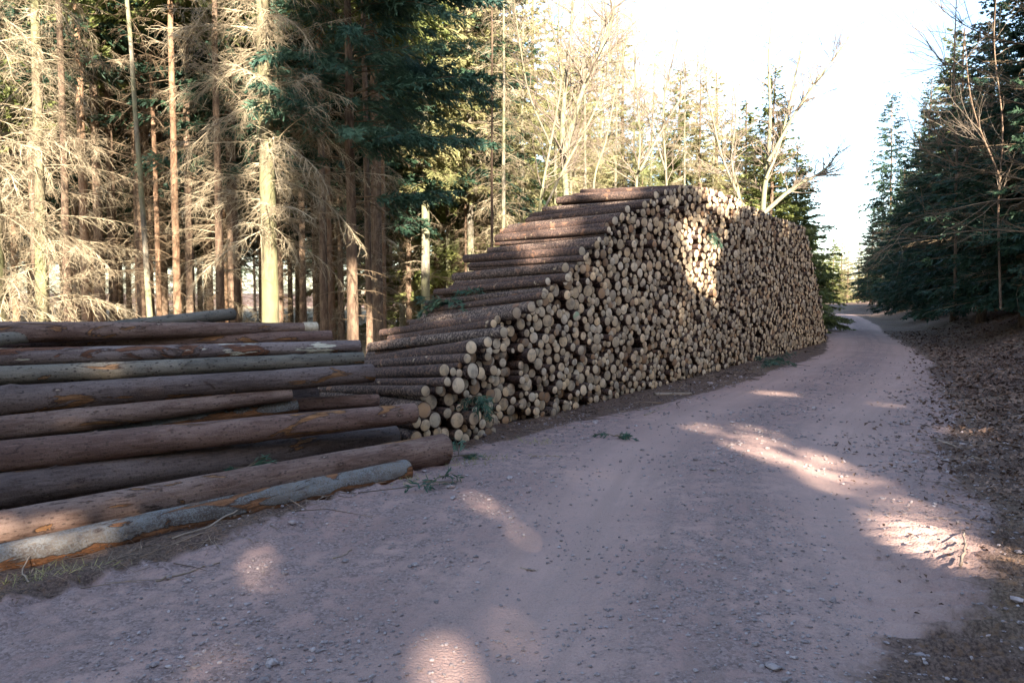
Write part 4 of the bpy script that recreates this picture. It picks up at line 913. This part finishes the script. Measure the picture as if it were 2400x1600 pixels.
# --- unseen spruces added to shade the scene, crowns carved open for the sun spots
pf = lambda px, py: at_y(px, py, 1.) 
def on_face(px, py):
    d = ray(px, py); n = np.array([PN[0], PN[1], 0]); o = np.array([P0[0], P0[1], 0]); t = ((o - np.array([0, 0, CAM_H])) @ n) / (d @ n); return np.array([0, 0, CAM_H]) + d * t
def poly(pts, f): return np.array([uv(f(*p)) for p in pts])
z7 = lambda L: [(1700 + .574 * a, 700 + .574 * b) for a, b in L]
z6 = lambda L: [(1400 + .3827 * a, 400 + .3827 * b) for a, b in L]
LIT = [(poly(z7([(-170, 520), (60, 525), (140, 530), (300, 590), (470, 655), (700, 785), (960, 925), (1150, 1010), (1280, 1080), (1280, 1250), (1100, 1160), (980, 1110), (800, 1060), (600, 965), (480, 810), (320, 745), (250, 680), (60, 640), (-120, 570)]), at_z), .80),
       (poly(z7([(60, 615), (130, 605), (215, 640), (205, 672), (110, 668)]), at_z), 1.), (poly(z7([(330, 640), (470, 672), (520, 710), (440, 700), (340, 665)]), at_z), .95),
       (poly(z7([(570, 860), (680, 890), (800, 930), (965, 940), (985, 1100), (880, 1092), (740, 1025), (640, 950)]), at_z), 1.),
       (poly([(1185, 1200), (1240, 1210), (1310, 1255), (1385, 1315), (1360, 1335), (1290, 1325), (1220, 1262)], at_z), .92), (poly([(555, 1300), (620, 1292), (660, 1320), (640, 1370), (580, 1360)], at_z), .9),
       (poly([(985, 1540), (1040, 1500), (1095, 1520), (1120, 1620), (980, 1640)], at_z), .9), (poly([(1140, 1470), (1220, 1445), (1285, 1500), (1270, 1560), (1160, 1560)], at_z), .82), (poly([(330, 1570), (420, 1535), (530, 1545), (520, 1620), (330, 1620)], at_z), .82),
       (poly([(1770, 915), (1860, 918), (1880, 932), (1790, 930)], at_z), .9), (poly([(2050, 940), (2100, 948), (2110, 958), (2060, 952)], at_z), .9), (poly([(1080, 1150), (1150, 1165), (1160, 1200), (1100, 1195)], at_z), .75), (poly([(2190, 990), (2270, 1010), (2320, 1040), (2230, 1020)], at_z), .9),
       (np.array([uv(at_y(*p)) for p in [(-150, 1180, 4.0), (290, 1190, 4.9), (300, 1300, 4.9), (130, 1370, 4.5), (-150, 1420, 3.9)]]), .84), (np.array([uv(at_y(*p)) for p in [(165, 860, 6.2), (290, 855, 6.4), (290, 895, 6.4), (165, 900, 6.2)]]), .85),
       (poly(z6([(480, 320), (560, 325), (640, 415), (745, 470), (735, 560), (705, 640), (755, 850), (735, 875), (700, 770), (640, 705), (555, 660), (510, 560), (478, 430)]), on_face), .97), (poly(z6([(470, 780), (570, 760), (590, 1060), (470, 1060)]), on_face), .65),
       (poly(z6([(560, 250), (780, 330), (780, 460), (640, 420)]), on_face), .8), (poly(z6([(440, 200), (760, 230), (790, 480), (760, 700), (600, 740), (470, 600), (430, 400)]), on_face), .62)]
def spread(Pg, m=.05):
    c = Pg.mean(0); d = Pg - c; L = np.linalg.norm(d, axis=1, keepdims=True); return c + d * (1 + m / np.maximum(L, .05))
LIT = [(spread(Pg), 1 - (1 - s) * (.75 if i < 14 else .9)) for i, (Pg, s) in enumerate(LIT)]
def inside(u, v, Pg):
    x, y = Pg[:, 0], Pg[:, 1]; r = np.zeros(len(u), bool); j = len(x) - 1
    for i in range(len(x)):
        c = ((y[i] > v) != (y[j] > v)) & (u < (x[j] - x[i]) * (v - y[i]) / (y[j] - y[i] + 1e-12) + x[i]); r ^= c; j = i
    return r
def stack_top_v(u):
    s = np.linspace(-1.9, 21, 200); top = np.interp(s, PROF[:, 0], PROF[:, 1]); P = np.stack([P0[0] + s * PD[0], P0[1] + s * PD[1], top], -1); U, V = uv(P); return np.interp(u, U, V)
def v_top(u):
    v = np.where(u < 2.0, 4.75, stack_top_v(u) + .35)
    v = np.where((u > 6.3) & (u < 11), stack_top_v(u) - .45 + .25 * np.abs(u - 8.6), v)
    v = np.where(u > 20, np.interp(u, [20, 20.4, 23.5, 26, 60], [13.8, 19.5, 21, 22.5, 25]), v)
    return v
def sun_reaches(C):
    u, v = uv(C); nz = fbm(np.stack([u * 1.3, v * 1.3, 0 * u], -1), 3, 50); brk = fbm(np.stack([u * 3.2, v * 6, 0 * u], -1), 3, 51)
    top = v_top(u) + .3 * nz; p = np.where((v > top) & ~((np.abs(u - .95 + .4 * nz) < 1.75) & (v > 7.3) & (v < 12.6 - np.abs(u - 1.))), 1., 0.)
    dap = fbm(np.stack([u * 1.5, v * .30, 0 * u], -1), 3, 88); keepl = ((u > -5.4) & (u < -3.95)) | ((u > -3.5) & (u < -3.05)) | ((u > -1.5) & (u < -.65))
    p = np.where((u < 5.2) & (v > top) & ~keepl & (dap > .03) & (v < 13.5), 0., p)
    for Pg, s in LIT:
        p = np.where(inside(u, v, Pg), np.maximum(p, np.clip(s + .22 * brk, 0, 1)), p)
    return p
def blockers():
    rng = np.random.default_rng(19)
    us = list(np.arange(-15.5, 24, 2.1)) + list(np.arange(24.5, 44, 2.6))
    for i, u0 in enumerate(us):
        u0 += rng.uniform(-.3, .3); a0 = -16 - 5 * (i % 2) + rng.uniform(-1, 1)
        if u0 > 24: a0 = -9 - 8 * (i % 2)
        pos = LR * u0 + LH * a0; vt = float(v_top(np.array([u0]))[0]) if u0 > 5.5 else 12.8
        H = (vt + 3.2 - a0 * math.sin(SUN_EL)) / math.cos(SUN_EL); n = int(1150 * H)
        gz = hz(pos[0], pos[1]); Rb = 3.0
        tm, P, R = trunk_mesh('trunk', H * .93, .16, M_TR_BROWN, 700 + i, 8)
        t = rng.random(n) ** .8; z = .8 + (H - .8) * t; Rz = Rb * np.clip((1 - t) * 1.6, .1, 1); az = rng.uniform(0, 6.283, n); q = np.sqrt(rng.random(n)) * Rz
        p = np.stack([q * np.cos(az), q * np.sin(az), z - q * .15], -1)
        d = norm(np.stack([np.cos(az), np.sin(az), rng.uniform(-.8, .0, n)], -1) + rng.normal(0, .3, (n, 3))) * rng.uniform(.28, .5, n)[:, None]
        Kt = Kites(); Kt.add(p, d, norm(rng.normal(0, 1, (n, 3)) + ZUP), rng.uniform(.12, .2, n))
        off = np.array([pos[0], pos[1], gz])
        cm = Kt.mesh('crown', M_ND_DARK, lambda C: rng.random(len(C)) >= sun_reaches(C + off))
        plant('shade_spruce', {'trunk': tm, 'crown': cm}, tuple(off), 'unseen spruce added behind the viewpoint, crown carved to shade the road and piles', 'tree', 'shade spruces added behind the viewpoint')
blockers()

# ------------------------------------------------------------------ small things lying about
def sprig(loc, L, az, label, n=5, tilt=0.):
    rng = np.random.default_rng(int(abs(loc[0]) * 1000) + 3); Kt = Kites(); S = Segs()
    for i in range(n): live_branch(Kt, S, rng, (0, 0, .02), az + rng.normal(0, .5) + (math.pi if i % 3 == 2 else 0), L * rng.uniform(.6, 1.), tilt + rng.normal(.15, .2), .5, .006, .03, .32, .016, 5, .1, .05)
    root = bpy.data.objects.new('fir_sprig', None); COL.objects.link(root); root.location = loc; tag(root, label, 'branch', 'green fir sprigs on and by the stack')
    link('needles', Kt.mesh('needles', M_ND_FIR), root); link('stem', S.mesh('stem', M_TWIG_DARK), root)
def fp(px, py, o=.05): return on_face(px, py) + np.array([PN[0], PN[1], 0]) * o
sprig(tuple(at_y(1045, 706, 10.75)), .5, math.atan2(-.547, .837) + 3.14, 'long dark fir sprig draped over the left sides of the stack steps', 8)
sprig(tuple(at_y(1120, 688, 10.4)), .3, 2.4, 'small fir sprig caught on a middle step of the stack', 4)
sprig(tuple(fp(1062, 925, .32)), .32, -.9, 'green fir sprig stuck between log ends at the near corner of the stack', 9, -.5)
sprig(tuple(at_z(1800, 850, .1)), .75, .9, 'fir sprig lying at the foot of the stack, beside the road', 7)
sprig(tuple(at_z(1075, 1072, .02)), .3, .3, 'fir sprig on the ground by the thick trunk\'s end', 5)
sprig(tuple(at_y(580, 1100, 5.8)), .22, .4, 'tiny fir sprig lying between the dark and purple trunks', 3)
sprig(tuple(at_z(1010, 1135, .02)), .3, .8, 'flat grey-green sprig beside the lichen trunk\'s end', 4)
sprig(tuple(at_z(1440, 1025, .02)), .22, .2, 'lone fir sprig on the verge in front of the stack', 4)
sprig(tuple(fp(1660, 545, .05)), .4, -.6, 'pale green sprig hanging on the sunny patch of the stack', 5, -.9)
def stick(pts, r, label, seed=0):
    P = np.array(pts, float); P3 = np.vstack([catmull(P[:, :2], 6).T, catmull(P[:, [2, 2]], 6)[:, 0]]).T
    P3[1:-1] += np.random.default_rng(seed).normal(0, r * .6, (len(P3) - 2, 3)); c = P3[0].copy(); V, Q = tube_arrays(P3 - c, np.linspace(r, r * .5, len(P3)), 6, .2, seed)
    o = link('stick', mk_mesh('stick', V, [Q, np.array([[5, 4, 3, 2, 1, 0]]), np.array([range(len(V) - 6, len(V))])], [M_STICK], attrs={'rnd': ('FLOAT', np.full(len(V), RNG.random()))}), loc=tuple(c)); tag(o, label, 'stick')
def gz_(px, py, up=.012):
    p = at_z(px, py); p[2] = hz(p[0], p[1]) + up; return p
stick([gz_(405, 1270, .015), gz_(490, 1245, .03), gz_(555, 1215, .07), gz_(618, 1190, .10)], .009, 'long curved bare stick leaning against the lichen trunk', 1)
stick([gz_(365, 1364), gz_(440, 1345), gz_(515, 1322)], .008, 'straight grey stick lying on the road edge below the lichen trunk', 2)
stick([gz_(780, 1312), gz_(805, 1306), gz_(825, 1293)], .006, 'short pale twig alone on the road', 3)
stick([gz_(1245, 1072), gz_(1300, 1070), gz_(1318, 1074)], .008, 'dark twig on the verge in front of the stack corner', 4)
stick([gz_(1510, 975), gz_(1550, 960), gz_(1570, 948)], .014, 'dark broken branch on the verge near the stack foot', 5)
stick([gz_(2250, 1340, .02), gz_(2262, 1300, .03), gz_(2258, 1262, .02)], .010, 'dark crooked stick across the brightest sun patch', 6)
stick([gz_(2190, 1030, .02), gz_(2240, 1050, .02)], .012, 'thin branch piece on the right verge', 7)
stick([gz_(2262, 1072, .02), gz_(2300, 1078, .02)], .014, 'pale branch piece on the leafy right verge', 8)
stick([gz_(1220, 1330), gz_(1245, 1336), gz_(1260, 1332)], .006, 'tiny dark twig below the middle sun spot', 9)
stick([gz_(70, 1370, .01), gz_(55, 1345, .05), gz_(110, 1300, .12)], .005, 'thin twig leaning on the lichen trunk at the left edge', 10)
def slab():
    a = gz_(1535, 927, .02); b = gz_(1620, 925, .02); d = b - a; L = np.linalg.norm(d)
    V, Q, sd, ns = log_arrays(L, .06, .04, 12, 8, 9, .2, 0, 0, 0); V[:, 2] = np.clip(V[:, 2], -.02, .02)
    o = link('wood_slab', mk_mesh('wood_slab', V, [Q, np.arange(12)[None, ::-1], np.arange(96, 108)[None]], [M_STICK], attrs={'rnd': ('FLOAT', np.full(len(V), .9))})); o.matrix_world = frame_of(a, b)
    tag(o, 'pale flat slab of bark lying on the verge at the stack foot', 'wood slab')
slab()

# ------------------------------------------------------------------ light
w = bpy.data.worlds.new('World'); scene.world = w; w.use_nodes = True; nt = w.node_tree; bg = nt.nodes['Background']
sky = nt.nodes.new('ShaderNodeTexSky'); sky.sky_type = 'NISHITA'; sky.sun_disc = False; sky.sun_elevation = SUN_EL
sky.sun_rotation = math.pi - SUN_AZ; sky.air_density = 1.; sky.dust_density = 1.2; sky.ozone_density = 1.
nt.links.new(sky.outputs[0], bg.inputs[0]); bg.inputs[1].default_value = .09
sl = bpy.data.lights.new('sun', 'SUN'); sl.energy = 5.0; sl.angle = rad(.53); sl.color = (1., .89, .74)
so = bpy.data.objects.new('sun', sl); COL.objects.link(so); so.location = (4, -20, 20)
so.rotation_euler = Vector(LH * math.cos(SUN_EL) - ZUP * math.sin(SUN_EL)).to_track_quat('-Z', 'Y').to_euler()
vs = scene.view_settings; vs.view_transform = 'Standard'; vs.look = 'None'; vs.gamma = 1.; vs.exposure = 2.86
scene.cycles.max_bounces = 6; scene.cycles.transparent_max_bounces = 4
